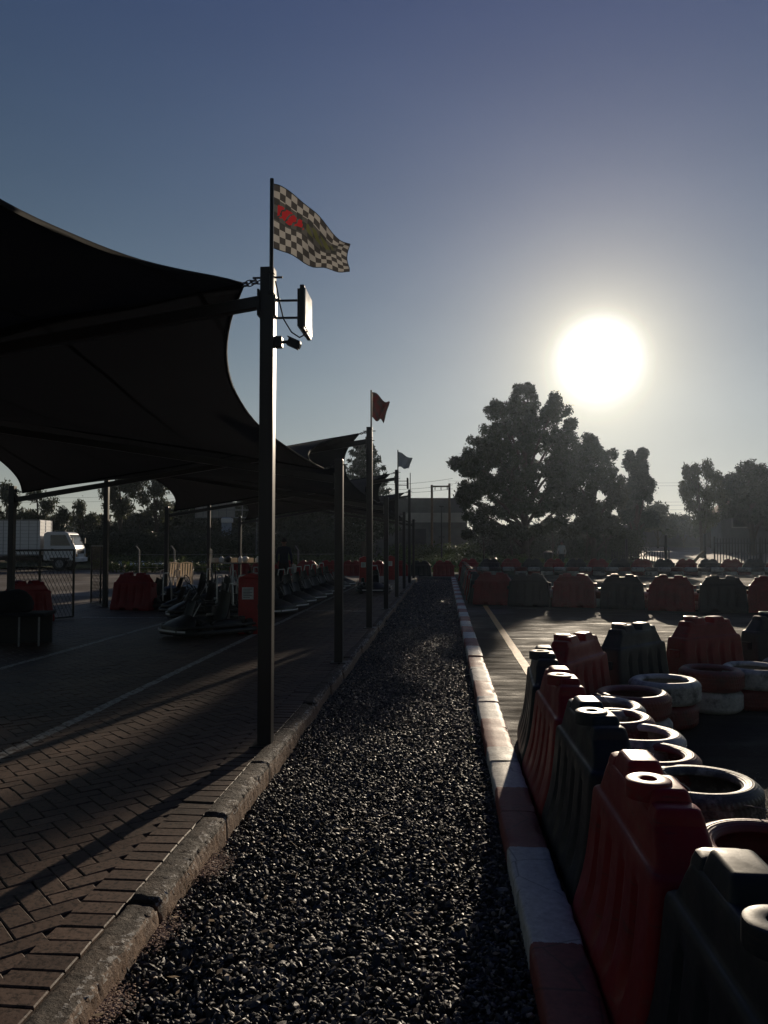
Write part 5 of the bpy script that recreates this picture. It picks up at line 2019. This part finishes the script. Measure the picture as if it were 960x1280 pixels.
def tree(label, px, d, blobs, trunk_px=None, kind='leaf_dark', leaf=.17, per=70, clump=.55, dens=1.0, group=None, name='tree', trunk_r=.16, base_z=0.0, cat='tree', droop=0.0, limbs=True, depthk=.85):
    """blobs in photo pixels at depth d: (px, py, rx, ry)"""
    base = gx(trunk_px or px, d, base_z)
    t = thing(name, label, cat, base, 0, group)
    s = d / FPX
    fwd = Vector((CAM_FWD.x, CAM_FWD.y, 0)).normalized()
    rgt = Vector((fwd.y, -fwd.x, 0))
    C, Rr, tips = [], [], []
    for (bx, by, rx, ry) in blobs:
        c = dp(bx, by, d) - base
        c = Vector((c.x, c.y, c.z)) + fwd * random.uniform(-.6, .6)
        ax, az = rx * s, ry * s
        ay = (ax * .6 + az * .4) * depthk
        n = max(4, int(dens * 2.6 * (ax * ay * az) ** (1 / 1.35) / clump ** 1.6) + 3)
        for _ in range(n):
            g = RNG.normal(0, 1, 3); g /= np.linalg.norm(g)
            r_ = RNG.random() ** .38
            cr = clump * RNG.uniform(.55, 1.2)
            fx = max(ax - cr * .8, ax * .25); fz = max(az - cr * .8, az * .25); fy = max(ay - cr * .8, ay * .25)
            q = c + rgt * (g[0] * r_ * fx) + fwd * (g[1] * r_ * fy) + Vector((0, 0, g[2] * r_ * fz))
            if q.z < .15: q.z = .15
            C.append(q); Rr.append(cr)
        tips.append(c)
    C = np.array([tuple(q) for q in C]); Rr = np.array(Rr)
    link_mesh('crown', leaves_mesh('crown', C, Rr, per, leaf, M[kind], droop=droop), t)
    if limbs:
        b = MB()
        cen = sum(tips, Vector()) / len(tips)
        top = max(tips, key=lambda q: q.z)
        # trunk: from base to the topmost blob
        k = 9
        tr = []
        for i in range(k + 1):
            u = i / k
            q = Vector((0, 0, -.1)).lerp(Vector((top.x * u, top.y * u, top.z)), u) if u else Vector((0, 0, -.1))
            q += Vector((.12 * math.sin(u * 5 + d), .12 * math.cos(u * 4 + px), 0)) * u
            tr.append(q)
        b.tube(tr, [trunk_r * (1.25 if i == 0 else 1) * (1 - .82 * i / k) for i in range(k + 1)], 10)
        for q in tips:
            if q is top: continue
            zs = max(.18, min(.8, (q.z / max(top.z, .1)) * .62))
            i0 = int(zs * k)
            st = tr[i0]
            mid = st.lerp(q, .5) + Vector((random.uniform(-.2, .2), random.uniform(-.2, .2), .25))
            r0 = trunk_r * (1 - .82 * zs) * .62
            b.tube([st, st.lerp(mid, .5) + Vector((0, 0, -.06)), mid, mid.lerp(q, .6), q], [r0, r0 * .85, r0 * .65, r0 * .45, r0 * .25], 7)
        for j in range(0, len(C), max(1, len(C) // 46)):
            q = Vector(C[j]); tp = min(tips, key=lambda z_: (z_ - q).length)
            if (tp - q).length > .3:
                b.tube([tp, tp.lerp(q, .5) + Vector((0, 0, -.08)), q], [trunk_r * .16, trunk_r * .11, trunk_r * .05], 5)
        b.build('trunk', M['bark'], t, smooth=60)
    return t


GTR = 'trees beyond the track'
tree('tallest broad tree with a dense dark crown, beneath the sun', 655, 53,
     [(655, 500, 26, 24), (625, 512, 20, 16), (690, 512, 24, 22), (655, 540, 52, 36), (615, 555, 34, 30), (700, 552, 28, 28), (712, 530, 10, 12), (590, 580, 30, 24), (622, 505, 10, 9), (700, 580, 28, 24), (570, 578, 9, 9), (640, 590, 48, 32),
      (700, 590, 30, 30), (600, 612, 36, 24), (580, 625, 16, 18), (660, 628, 52, 26), (606, 645, 30, 18), (706, 630, 26, 22), (660, 485, 13, 9)],
     656, 'leaf_dark', .145, 105, .46, 1.32, GTR, trunk_r=.32)
tree('round-topped tree joined to the broad tree under the sun', 738, 56,
     [(738, 553, 17, 13), (755, 568, 22, 18), (725, 572, 22, 20), (746, 598, 36, 26), (712, 610, 26, 26), (716, 585, 18, 20), (770, 622, 20, 18), (740, 632, 34, 20), (765, 650, 18, 14), (775, 665, 18, 14), (735, 655, 26, 14)],
     742, 'leaf_dark', .145, 105, .45, 1.35, GTR, trunk_r=.22)
tree('dark upright cypress-like tree with pointed tips', 795, 60,
     [(786, 570, 4, 9), (803, 567, 4, 10), (796, 580, 9, 12), (787, 580, 6, 12), (805, 580, 6, 14), (795, 592, 17, 20), (788, 615, 18, 22), (804, 612, 14, 22), (796, 640, 18, 20), (797, 660, 16, 14), (780, 640, 14, 16), (810, 648, 12, 16), (786, 672, 18, 12)],
     795, 'leaf_pine', .14, 110, .45, 1.9, GTR, trunk_r=.2)
for i, (px, d, bl, lab) in enumerate((
        (690, 50, [(690, 655, 20, 12), (676, 662, 14, 9), (704, 664, 13, 9)], 'small young tree standing just behind the pale-shirted walker'),
        (732, 49, [(732, 652, 20, 13), (720, 662, 14, 8), (746, 664, 14, 9)], 'small round young tree in front of the round-topped tree'),
        (757, 50.5, [(757, 655, 17, 13), (768, 662, 12, 9)], 'small young tree beside the open pale road'),
        (604, 50, [(604, 660, 22, 12), (588, 668, 14, 8), (622, 666, 14, 9)], 'small low tree in front of the grey warehouse corner'),
        (640, 51, [(640, 664, 20, 11), (655, 668, 14, 9)], 'small low tree beside the broad tree trunk'))):
    tree(lab, px, d, bl, px, 'leaf_dark', .15, 70, .42, 1.7, 'young trees in the verge', trunk_r=.07, base_z=.0)
tree('airy gum tree with hanging leaves beside the round dark tree', 875, 66,
     [(856, 588, 9, 11), (868, 584, 9, 11), (882, 584, 12, 12), (893, 596, 10, 10), (872, 604, 24, 16), (858, 614, 11, 14), (886, 616, 20, 14), (872, 632, 24, 10), (880, 645, 22, 10)],
     878, 'leaf_gum', .15, 74, .52, 1.5, GTR, trunk_r=.2, droop=.25)
tree('broad round dark tree behind the small house', 938, 70,
     [(936, 590, 22, 16), (918, 602, 20, 14), (960, 596, 30, 20), (940, 615, 40, 20), (975, 625, 34, 26), (925, 635, 30, 18), (955, 645, 40, 18), (905, 622, 12, 12)],
     940, 'leaf_dark', .17, 120, .62, 1.6, GTR, trunk_r=.3)
for i, (px, py, rx, ry, d, lab) in enumerate((
        (822, 648, 26, 20, 88, 'low bushy far tree beside the cypress-like tree'),
        (855, 655, 26, 15, 90, 'low wide far bush tree over the boundary wall'),
        (888, 652, 22, 14, 88, 'low dark bush tree under the airy gum tree'))):
    tree(lab, px, d, [(px, py, rx, ry), (px - rx * .5, py + 6, rx * .7, ry * .7), (px + rx * .6, py + 8, rx * .6, ry * .6)], px, 'leaf_gum', .26, 80, .8, 1.6, 'low far trees', trunk_r=.15)

# behind the canopy / yard
GY = 'trees beyond the yard'
yl = [
    (10, 66, [(5, 612, 14, 14), (18, 622, 14, 14), (0, 640, 20, 18), (25, 645, 20, 14)], 'gum tree behind the truck box, thin leafy top', 'leaf_gum', 32),
    (48, 66, [(45, 618, 13, 16), (60, 628, 16, 14), (50, 645, 22, 16), (78, 640, 16, 14)], 'gum tree rising above the truck cab', 'leaf_gum', 34),
    (104, 68, [(102, 632, 11, 12), (96, 648, 16, 12), (116, 650, 14, 12)], 'smaller gum tree between the truck and tall yard post', 'leaf_gum', 40),
    (150, 62, [(150, 590, 20, 18), (140, 612, 20, 16), (165, 608, 20, 18), (150, 632, 26, 18)], 'tall leafy gum tree directly behind the tall yard-side post', 'leaf_gum', 44),
    (196, 63, [(190, 590, 20, 16), (204, 606, 18, 16), (186, 618, 16, 14), (200, 635, 24, 18)], 'tall gum tree above the white plastic chairs', 'leaf_gum', 36)]
for (px, d, bl, lab, kd, per) in yl:
    tree(lab, px, d, bl, px, kd, .15, per * 1.7, .52, 1.25, GY, trunk_r=.2, droop=.2)
bl_ = [(-30, 668, 40, 22, 70, 'dark thick bush tree at the frame edge behind the truck'), (60, 668, 38, 20, 72, 'dark thick bush tree behind the truck cab'), (125, 664, 30, 22, 70, 'dark thick bush tree behind the tall yard-side post'),
       (172, 662, 34, 24, 69, 'dark bush tree behind the mesh-gate post'), (222, 655, 34, 28, 71, 'dark bush tree between yard posts and billboard'), (262, 648, 34, 34, 74, 'dense dark tree directly behind the billboard'),
       (310, 645, 34, 34, 72, 'dense dark tree beside the lattice mast'), (352, 640, 34, 38, 70, 'dense mid-green tree behind the standing man'), (392, 650, 32, 32, 66, 'dark tree against the warehouse end wall')]
for (px, py, rx, ry, d, lab) in bl_:
    tree(lab, px, d, [(px, py, rx, ry), (px - rx * .6, py + ry * .3, rx * .6, ry * .6), (px + rx * .6, py + ry * .35, rx * .6, ry * .6), (px + rx * .1, py - ry * .5, rx * .55, ry * .5)], px, 'leaf_dark', .24, 74, .8, 1.7, 'dark bushy trees behind the yard', trunk_r=.18)


def spruce(px, top_py, d, label):
    base = gx(px, d)
    top = dp(px, top_py, d)
    t = thing('pine_tree', label, 'pine tree', base, 0, GTR)
    H = top.z
    C, R_ = [], []
    b = MB().tube([(0, 0, -.1), (0, 0, H * .5), (0, 0, H)], [.22, .13, .02], 8)
    z = 2.0
    while z < H - .2:
        f = (H - z) / (H - 2.0)
        n_ = 6
        Lb = .35 + 2.1 * f ** .8
        for k in range(n_):
            a = 2 * PI * k / n_ + z * 2.3 + random.uniform(-.25, .25)
            L = Lb * random.uniform(.75, 1.1)
            e = Vector((math.cos(a) * L, math.sin(a) * L, z + .28 * L))
            b.tube([(0, 0, z), Vector((e.x * .5, e.y * .5, z + .05 * L)), e], [.035, .025, .01], 5)
            for u in np.linspace(.25, 1.05, max(3, int(L / .28))):
                C.append((e.x * u, e.y * u, z + .05 * L * u + .23 * L * u * u)); R_.append(.2 + .12 * (1 - u))
        z += .55
    link_mesh('crown', leaves_mesh('crown', np.array(C), np.array(R_), 26, .13, M['leaf_pine'], elong=3.2), t)
    b.build('trunk', M['bark'], t, smooth=60)


spruce(455, 548, 52, 'dark spruce with upturned branch tips above the canopy roofline')


def hedge(x0, x1, y, h, wd, label, z0=0.0, m='leaf_hedge', seed=0):
    o_c = Vector(((x0 + x1) / 2, y, z0))
    t = thing('hedge', label, 'hedge', o_c, 0, 'low hedge rows in the verge')
    n = int((x1 - x0) / .42)
    C = np.array([(x0 + (x1 - x0) * (i + .5) / n - o_c.x, random.uniform(-.2, .2) * wd, h * .5 + .12 * mnoise.noise(Vector((i * .35, seed, 0)))) for i in range(n)])
    R_ = np.array([h * .55 + .1 * mnoise.noise(Vector((i * .5, seed + 4, 0))) for i in range(n)])
    link_mesh('foliage', leaves_mesh('foliage', C, R_, int(80 * max(1, (h / .7) ** 2)), .13, M[m]), t)
    b = MB()
    b.tube([(C[i][0], C[i][1], .0) for i in range(0, n, 3)], .012, 5)
    for i in range(0, n, 3): b.tube([(C[i][0], C[i][1], -.05), (C[i][0] + .03, C[i][1], h * .7)], [.02, .01], 5)
    b.build('stem', M['bark'], t)


hedge(-3.8, 8.0, 47.5, .62, .5, 'low hedge strip behind the far barriers before the broad tree', .1, seed=1)
hedge(-4.5, 5.5, 51.5, .8, .5, 'second hedge strip in front of the warehouse', .1, seed=2)
hedge(-4.0, 2.5, 56.0, 1.5, .8, 'taller scrubby hedge against the warehouse wall', .1, seed=3)
hedge(-19, -4.6, 42.0, .6, .5, 'low hedge strip behind the far red barriers under the canopy', .0, seed=4)
hedge(-22, -5.2, 47.0, .7, .5, 'hedge strip across the yard nursery, between pale sheets', .0, seed=5)
hedge(-24, -5.6, 53.0, .9, .6, 'farthest hedge strip before the dark trees', .0, seed=6)
hedge(4.5, 12.5, 48.3, .55, .5, 'low hedge strip around the young trees', .1, seed=7)

hedge(2.8, 14.0, 58.5, 2.6, 1.2, 'tall dark hedge behind the young trees and the walker', .0, 'leaf_dark', seed=8)
hedge(-34, -6.0, 59.0, 2.6, 1.4, 'tall dark hedge in front of the yard trees', .0, 'leaf_dark', seed=9)

# far tree belt closing the horizon, one dark mass
C, R_ = [], []
for i in range(1500):
    px = random.uniform(-500, 1450)
    dd = random.uniform(112, 128)
    top = 3.6 + 2.2 * mnoise.noise(Vector((px * .012, 4.2, 0))) + .9 * mnoise.noise(Vector((px * .05, 1.2, 0)))
    if px < 420: top += 1.6
    q = gx(px, dd, 0)
    C.append((q.x, q.y, random.uniform(.3, max(.8, top)))); R_.append(random.uniform(.9, 1.5))
o = link_mesh('treeline', leaves_mesh('treeline', np.array(C), np.array(R_), 70, .42, M['leaf_dark']))
tag(o, 'distant dark belt of trees closing the horizon', 'treeline', kind='stuff')

# grass tufts on the verge
N_ = 26000
gxs = RNG.uniform(-6, 11.5, N_); gys = RNG.uniform(43.2, 60, N_)
h_ = RNG.uniform(.08, .3, N_)
gz = np.array([.10 + (.22 * mnoise.noise(Vector((a * .35, c * .8, 3.1))) if c > 46.5 else -.08) for a, c in zip(gxs, gys)])
an_ = RNG.uniform(0, 2 * PI, N_); ww = .02 + .02 * RNG.random(N_)
dx_, dy_ = np.cos(an_) * ww, np.sin(an_) * ww
lx, ly = RNG.normal(0, .07, N_), RNG.normal(0, .07, N_)
V = np.stack([np.stack([gxs - dx_, gys - dy_, gz], 1), np.stack([gxs + dx_, gys + dy_, gz], 1), np.stack([gxs + lx, gys + ly, gz + h_], 1)], 1).reshape(-1, 3)
o = link_mesh('grass', np_mesh('grass', V, np.arange(N_ * 3).reshape(-1, 3), M['leaf_hedge'], attr=np.repeat(RNG.random(N_), 3)))
tag(o, 'rough green grass on the verge below the trees', 'grass', kind='stuff')

# pale sheets over the nursery beds
for i, (pa, pb, d, lab) in enumerate(((150, 205, 45, 'long pale blue sheet lying over the nursery bed by the truck'), (262, 312, 44.5, 'pale blue sheet over the bed below the billboard'), (150, 200, 50.5, 'farther pale sheet strip behind the first nursery hedge'), (215, 260, 50, 'short sunlit pale sheet among the nursery hedges'))):
    a = gx(pa, d); c = gx(pb, d)
    b = MB().grid(lambda u, v: Vector((a.x + (c.x - a.x) * u, a.y + (c.y - a.y) * u + (v - .5) * 1.0, .32 + .16 * math.sin(v * PI) + .05 * mnoise.noise(Vector((u * 9, v * 3, i * 5))))), 40, 8)
    o = b.build('plastic_sheet', M['sheet_blue'], None, smooth=180)
    s_ = o.modifiers.new('t', 'SOLIDIFY'); s_.thickness = .01
    tag(o, lab, 'plastic sheet', 'pale sheets over the nursery beds')

# ------------------------------------------------------------------ fence posts of the yard
fp = [(174, 36, 'first from the truck'), (218, 36.5, 'second from the truck'), (264, 37, 'third from the truck'), (373, 38, 'fourth, right of the standing man'), (425, 38.5, 'fifth, between the kerb posts')]
for (px, d, lab) in fp:
    b_ = gx(px, d)
    lab = {174: 'crank-topped pale concrete fence post beside the truck front', 218: 'crank-topped pale fence post above the white plastic chairs', 264: 'crank-topped pale fence post before the billboard',
           373: 'thin pale fence post just beyond the standing man', 425: 'thin pale fence post seen between short and tall kerb posts'}[px]
    t = thing('fence_post', lab, 'fence post', b_, 0, 'concrete fence posts round the yard')
    MB().loft([[Vector((sx * .038, sy * .038, z)) for sx, sy in ((-1, -1), (1, -1), (1, 1), (-1, 1))] for z in (-.05, 1.3)] + [[Vector((sx * .032 - .16, sy * .032, 1.52)) for sx, sy in ((-1, -1), (1, -1), (1, 1), (-1, 1))]]).build('shaft', M['concrete_post'], t, bevel=.008)
    MB().tube([(-.02, -.06, .5), (.02, -.06, .5)], .012, 6).tube([(-.02, -.06, 1.1), (.02, -.06, 1.1)], .012, 6).build('wire_tie', M['wire'], t)
for i, z in enumerate((.5, 1.1)):
    pts = []
    for (px, d, _) in fp:
        q_ = gx(px, d, z); q_.y -= .07
        pts.append(q_)
    o = MB().tube(pts, .006, 5).build('fence_wire', M['wire'])
    tag(o, '%s strand of wire strung along the pale fence posts' % ('lower', 'upper')[i], 'wire')

# ------------------------------------------------------------------ billboard, mast
def bq(px, py, d): return dp(px, py, d)


d = 62
c0 = gx(283, d)
t = thing('billboard', 'billboard seen from behind on a pale steel column above the trees', 'billboard', c0, rad(6))
s_ = d / FPX
zt, zb = 1.6 + (680 - 628) * s_, 1.6 + (680 - 647) * s_
b = MB()
W_ = 5.0
for i in range(9): b.box((-2.5 + i * W_ / 8, 0, (zt + zb) / 2), (.07, .07, zt - zb))
for z in (zb, (zt + zb) / 2, zt): b.box((0, .0, z), (W_ + .08, .06, .07))
b.build('frame', M['steel_lite'], t)
MB().box((-.9, .12, (zt + zb) / 2), (W_ * .62, .06, zt - zb - .1)).build('panel', M['wall_band'], t)
MB().lathe([(.4, -.1), (.4, zb - .05), (.35, zb)], 20).build('column', M['sign_blue'], t, smooth=50)
MB().box((.1, -.3, zb - .25), (.9, .5, .35)).build('service_box', M['white_paint'], t, bevel=.03)

d = 58
c0 = gx(323, d)
t = thing('lattice_mast', 'slim lattice mast standing behind the tall flag post', 'mast', c0)
b = MB()
H = 6.2
for sx in (-1, 1):
    for sy in (-1, 1): b.tube([(sx * .16, sy * .16, -.1), (sx * .12, sy * .12, H)], .02, 5)
b.build('leg', M['steel_lite'], t)
b = MB()
for i in range(22):
    z0 = i * .28; z1 = z0 + .28
    for sy in (-1, 1):
        b.tube([(-.15 * (1 if i % 2 else -1), sy * .15, z0), (.15 * (1 if i % 2 else -1), sy * .15, z1)], .01, 4)
        b.tube([(sy * .15, -.15 * (1 if i % 2 else -1), z0), (sy * .15, .15 * (1 if i % 2 else -1), z1)], .01, 4)
b.build('bracing', M['steel_lite'], t)

# ------------------------------------------------------------------ warehouse
d = 66
a = gx(396, d); c = gx(584, d)
L = (c - a).length
rz = math.atan2(c.y - a.y, c.x - a.x)
t = thing('warehouse', 'long grey flat-roofed warehouse with pale band, behind the gravel end', 'warehouse', a, rz)
s_ = d / FPX
Hh = 1.6 + (680 - 624) * s_
zb0, zb1 = 1.6 + (680 - 653) * s_, 1.6 + (680 - 641) * s_
MB().box((L / 2, 5, Hh / 2 - .05), (L, 10, Hh + .1)).build('wall', M['wall_grey'], t)
MB().box((L / 2, 5, Hh + .04), (L + .3, 10.3, .12)).build('roof', M['wall_dark'], t)
MB().box((L * .78, -.06, (zb0 + zb1) / 2), (L * .43, .12, zb1 - zb0)).build('pale_band', M['wall_band'], t)
wx = (480 - 396) * s_
wf = MB().box((wx - .75, -.05, 2.75), (1.5, .1, 1.3)).build('window', M['wall_band'], t)
b = MB()
for i in range(4):
    for j in range(3): b.box((wx - 1.24 + i * .33, -.108, 2.33 + j * .42), (.26, .02, .34))
b.build('pane', M['glass'], wf)
MB().box(((447 - 396) * s_, -.06, 2.55), (1.7, .08, 2.0)).build('sign_panel', M['sign_blue'], t)
MB().box(((515 - 396) * s_, -.05, 1.45), (2.4, .1, 2.9)).build('roller_door', M['wall_dark'], t)
MB().box(((552 - 396) * s_, -.04, 2.2), (.5, .08, .12)).build('vent', M['wall_dark'], t)

# ------------------------------------------------------------------ utility poles and lines
d = 60
t = thing('utility_pole', 'tall utility pole with cross arm and insulators above the warehouse roof', 'utility pole', gx(540, d))
top_ = 1.6 + (680 - 606) * d / FPX
MB().tube([(0, 0, -.1), (0, 0, top_)], [.12, .09], 10).build('pole', M['wood'], t, smooth=50)
MB().box((.65, 0, top_ - .12), (1.5, .1, .12)).build('cross_arm', M['wood'], t)
for x in (.25, .72, 1.2):
    MB().lathe([(.02, 0), (.05, -.05), (.02, -.08), (.05, -.12), (.02, -.16), (.04, -.2), (.01, -.24)], 10, loc=(x, 0, top_ - .18)).build('insulator', M['black'], t)
t2 = thing('utility_pole', 'twin end pole of the cross arm, half lost in the broad tree', 'utility pole', gx(562, d))
MB().tube([(0, 0, -.1), (0, 0, top_ + .1)], [.12, .09], 10).build('pole', M['wood'], t2, smooth=50)
MB().box((0, 0, top_ - .3), (.18, .18, .04)).build('collar', M['steel'], t2)

t = thing('lamp_post', 'thin lamp post with a small head in front of the warehouse', 'lamp post', gx(552, 50))
ht = 1.6 + (680 - 634) * 50 / FPX
MB().tube([(0, 0, -.1), (0, 0, ht)], [.05, .035], 8).build('pole', M['steel'], t)
MB().box((0, 0, ht + .05), (.32, .14, .1)).build('lamp_head', M['black'], t, bevel=.02)


def powerline(x0, y0, d0, x1, y1, d1, sag, label):
    a = dp(x0, y0, d0); c = dp(x1, y1, d1)
    o = MB().tube([a.lerp(c, i / 30) - Vector((0, 0, sag * 4 * (i / 30) * (1 - i / 30))) for i in range(31)], .013, 5).build('power_line', M['cable'])
    tag(o, label, 'power line', 'overhead power lines')


for i, (ya, yb) in enumerate(((604, 598), (609, 606), (613, 611))):
    powerline(430, ya, 70, 566, yb, 62, .3, '%s power line strung toward the cross arm pole' % ('top', 'middle', 'bottom')[i])
for i, (ya, yb) in enumerate(((601, 600), (604, 604), (625, 624), (629, 628), (634, 634))):
    powerline(560, ya, 110, 1000, yb, 112, .4, '%s power line crossing the sky behind the broad tree' % ORD[i])
for i, (ya, yb) in enumerate(((619, 612), (624, 618))):
    powerline(-60, ya + 2, 95, 300, yb, 95, .5, '%s power line seen under the canopy above the truck' % ('upper', 'lower')[i])

# ------------------------------------------------------------------ right side: boundary wall, house, palisade fence
d = 92
a = gx(756, d); c = gx(905, d)
L = (c - a).length
t = thing('boundary_wall', 'long dark boundary wall beyond the pale road', 'wall', a, math.atan2(c.y - a.y, c.x - a.x))
H = 1.6 + (680 - 657) * d / FPX
MB().box((L / 2, .12, H / 2 + .5), (L, .24, H - 1.0)).build('wall', M['wall_dark'], t)
MB().box((L / 2, .12, H + .06), (L + .1, .34, .1)).build('coping', M['wall_dark'], t)

d = 76
a = gx(902, d)
t = thing('house', 'small house with brown pitched roof beside the broad round tree', 'house', a, rad(-6))
s_ = d / FPX
z0, z1 = 1.6 + (680 - 640) * s_, 1.6 + (680 - 630) * s_
MB().box((2.6, 2.2, z0 / 2), (5.2, 4.4, z0)).build('wall', M['wall_grey'], t)
b = MB().raw([(-.4, -.4, z0), (5.6, -.4, z0), (5.6, 4.8, z0), (-.4, 4.8, z0), (.8, 2.2, z1 + .5), (4.4, 2.2, z1 + .5)], [(3, 2, 1, 0), (0, 1, 5, 4), (2, 3, 4, 5), (1, 2, 5), (3, 0, 4)])
b.build('roof', M['roof_tile'], t)
wf = MB().box((2.0, -.04, z0 - .95), (2.1, .08, 1.3)).build('window', M['wall_band'], t)
MB().box((2.0, -.085, z0 - .95), (1.85, .02, 1.05)).build('pane', M['glass'], wf)
MB().box((3.3, -.05, z0 - 1.0), (.3, .1, 1.4)).build('pilaster', M['wall_band'], t)


def palisade(pa, pb, d0, d1, label, H=2.0):
    a = gx(pa, d0); c = gx(pb, d1)
    L = (c - a).length
    t = thing('palisade_fence', label, 'fence', a, math.atan2(c.y - a.y, c.x - a.x))
    n_ = int(L / .17)
    b = MB()
    for i in range(n_):
        x = i * .17
        b.raw([(x - .03, -.03, .1), (x + .03, -.03, .1), (x + .03, -.02, .1), (x - .03, -.02, .1), (x - .03, -.03, H - .1), (x + .03, -.03, H - .1), (x + .03, -.02, H - .1), (x - .03, -.02, H - .1), (x, -.025, H)],
              [(0, 1, 5, 4), (1, 2, 6, 5), (2, 3, 7, 6), (3, 0, 4, 7), (4, 5, 8), (5, 6, 8), (6, 7, 8), (7, 4, 8)])
    b.build('pale_panel', M['steel'], t)
    MB().box((L / 2, 0, .4), (L, .04, .05)).box((L / 2, 0, H - .35), (L, .04, .05)).build('rail', M['steel'], t)
    k = max(2, int(L / 2.4) + 1)
    for i in range(k):
        MB().box((L * i / (k - 1), .03, H / 2), (.09, .09, H + .1)).build('post', M['steel'], t)
    return t


palisade(893, 1010, 48, 46.5, 'tall dark palisade fence with spiked pales by the small house')
palisade(765, 836, 52, 51, 'short dark fence run at the pale road beside the young trees', 1.15)
for (px, d_, H_, lab) in ((832, 47, 2.1, 'single dark gate post in the pale road opening'), (881, 47, 2.2, 'dark post propped by the leaning timber brace'), (783, 47, 1.9, 'dark post beside the young trees and pale road')):
    b_ = gx(px, d_)
    t = thing('post', lab, 'post', b_, 0, 'dark posts at the road opening')
    MB().box((0, 0, H_ / 2), (.14, .14, H_)).build('shaft', M['steel'], t, bevel=.01)
    MB().box((0, 0, H_ + .012), (.18, .18, .03)).build('top_plate', M['steel'], t)
a = gx(858, 47, .02); c = gx(879, 47, 1.15)
o = MB().tube([a, a.lerp(c, .5), c], [.1, .09, .08], 9).build('timber_brace', M['wood'], None, smooth=50)
tag(o, 'pale leaning timber brace propping a dark post', 'timber')
t = thing('trash_bin', 'dark upright bin beside the pale-shirted walker', 'bin', gx(685, 46.8, .05))
MB().lathe([(.25, 0), (.29, .95), (.31, .96), (.31, 1.0), (.2, 1.1), (.01, 1.12)], 18).build('drum', M['black'], t, smooth=40)
MB().box((0, -.3, 1.0), (.24, .04, .05)).build('handle', M['black'], t)

# parked white car far behind the verge, a few pixels of it show
t = thing('parked_car', 'small white car parked beyond the verge beside the broad tree trunk', 'car', gx(646, 60, .15), rad(185))
b = MB()
prof = [(-2.0, .35), (-2.05, .75), (-1.85, .95), (-1.3, 1.02), (-.75, 1.42), (.45, 1.45), (1.1, 1.0), (1.9, .88), (2.05, .7), (2.05, .35)]
n_ = len(prof)
b.raw([(x, -.8 + (.12 if z > 1.1 else 0), z) for x, z in prof] + [(x, .8 - (.12 if z > 1.1 else 0), z) for x, z in prof], [tuple(range(n_))[::-1], tuple(range(n_, 2 * n_))] + [(i, (i + 1) % n_, (i + 1) % n_ + n_, i + n_) for i in range(n_)])
b.build('body', M['white_paint'], t, bevel=.06, seg=3)
for sy in (-1, 1):
    b = MB(); y = sy * .775
    b.raw([(-.95, y, 1.02), (-.68, y * .9, 1.36), (.4, y * .9, 1.38), (.85, y, 1.02), (-.95, y + sy * .02, 1.02), (-.68, y * .9 + sy * .02, 1.36), (.4, y * .9 + sy * .02, 1.38), (.85, y + sy * .02, 1.02)],
          [(0, 1, 2, 3), (7, 6, 5, 4), (0, 4, 5, 1), (1, 5, 6, 2), (2, 6, 7, 3), (3, 7, 4, 0)])
    b.build('side_window', M['glass'], t)
    for x in (-1.25, 1.25):
        MB().lathe([(.02, -.1), (.2, -.1), (.3, -.08), (.31, 0), (.3, .08), (.2, .1), (.02, .1)], 18, M=Matrix.Rotation(PI / 2, 3, 'X'), loc=(x, sy * .74, .31)).build('wheel', M['rubber'], t, smooth=40)

# small earth ridge where the far track bends
b = MB().grid(lambda u, v: Vector((8 + 22 * u, 37.5 + 2.0 * v, .14 * math.sin(v * PI) * min(1, u * 3) + .03 * mnoise.noise(Vector((u * 20, v * 4, 0))) - .02)), 60, 10)
tag(b.build('terrain', M['earth'], smooth=180), kind='structure')

# ------------------------------------------------------------------ haze
USE_HAZE = True
if USE_HAZE:
    hm = bpy.data.materials.new('haze')
    hm.use_nodes = True
    ht_ = hm.node_tree
    for n_ in list(ht_.nodes):
        if n_.type == 'BSDF_PRINCIPLED': ht_.nodes.remove(n_)
    pv = N(ht_, 'ShaderNodeVolumePrincipled')
    pv.inputs['Color'].default_value = (.66, .8, 1.0, 1)
    pv.inputs['Density'].default_value = .00027
    pv.inputs['Anisotropy'].default_value = .72
    ht_.links.new(pv.outputs[0], ht_.nodes['Material Output'].inputs['Volume'])
    b = MB().box((0, 60, 14.5), (190, 190, 31.1))
    o = b.build('haze', hm)
    tag(o, kind='stuff')
    o['label'] = 'thin pale morning haze in the air over the whole site'

print('objects', len(bpy.data.objects), 'polys', sum(len(o.data.polygons) for o in bpy.data.objects if o.type == 'MESH'))
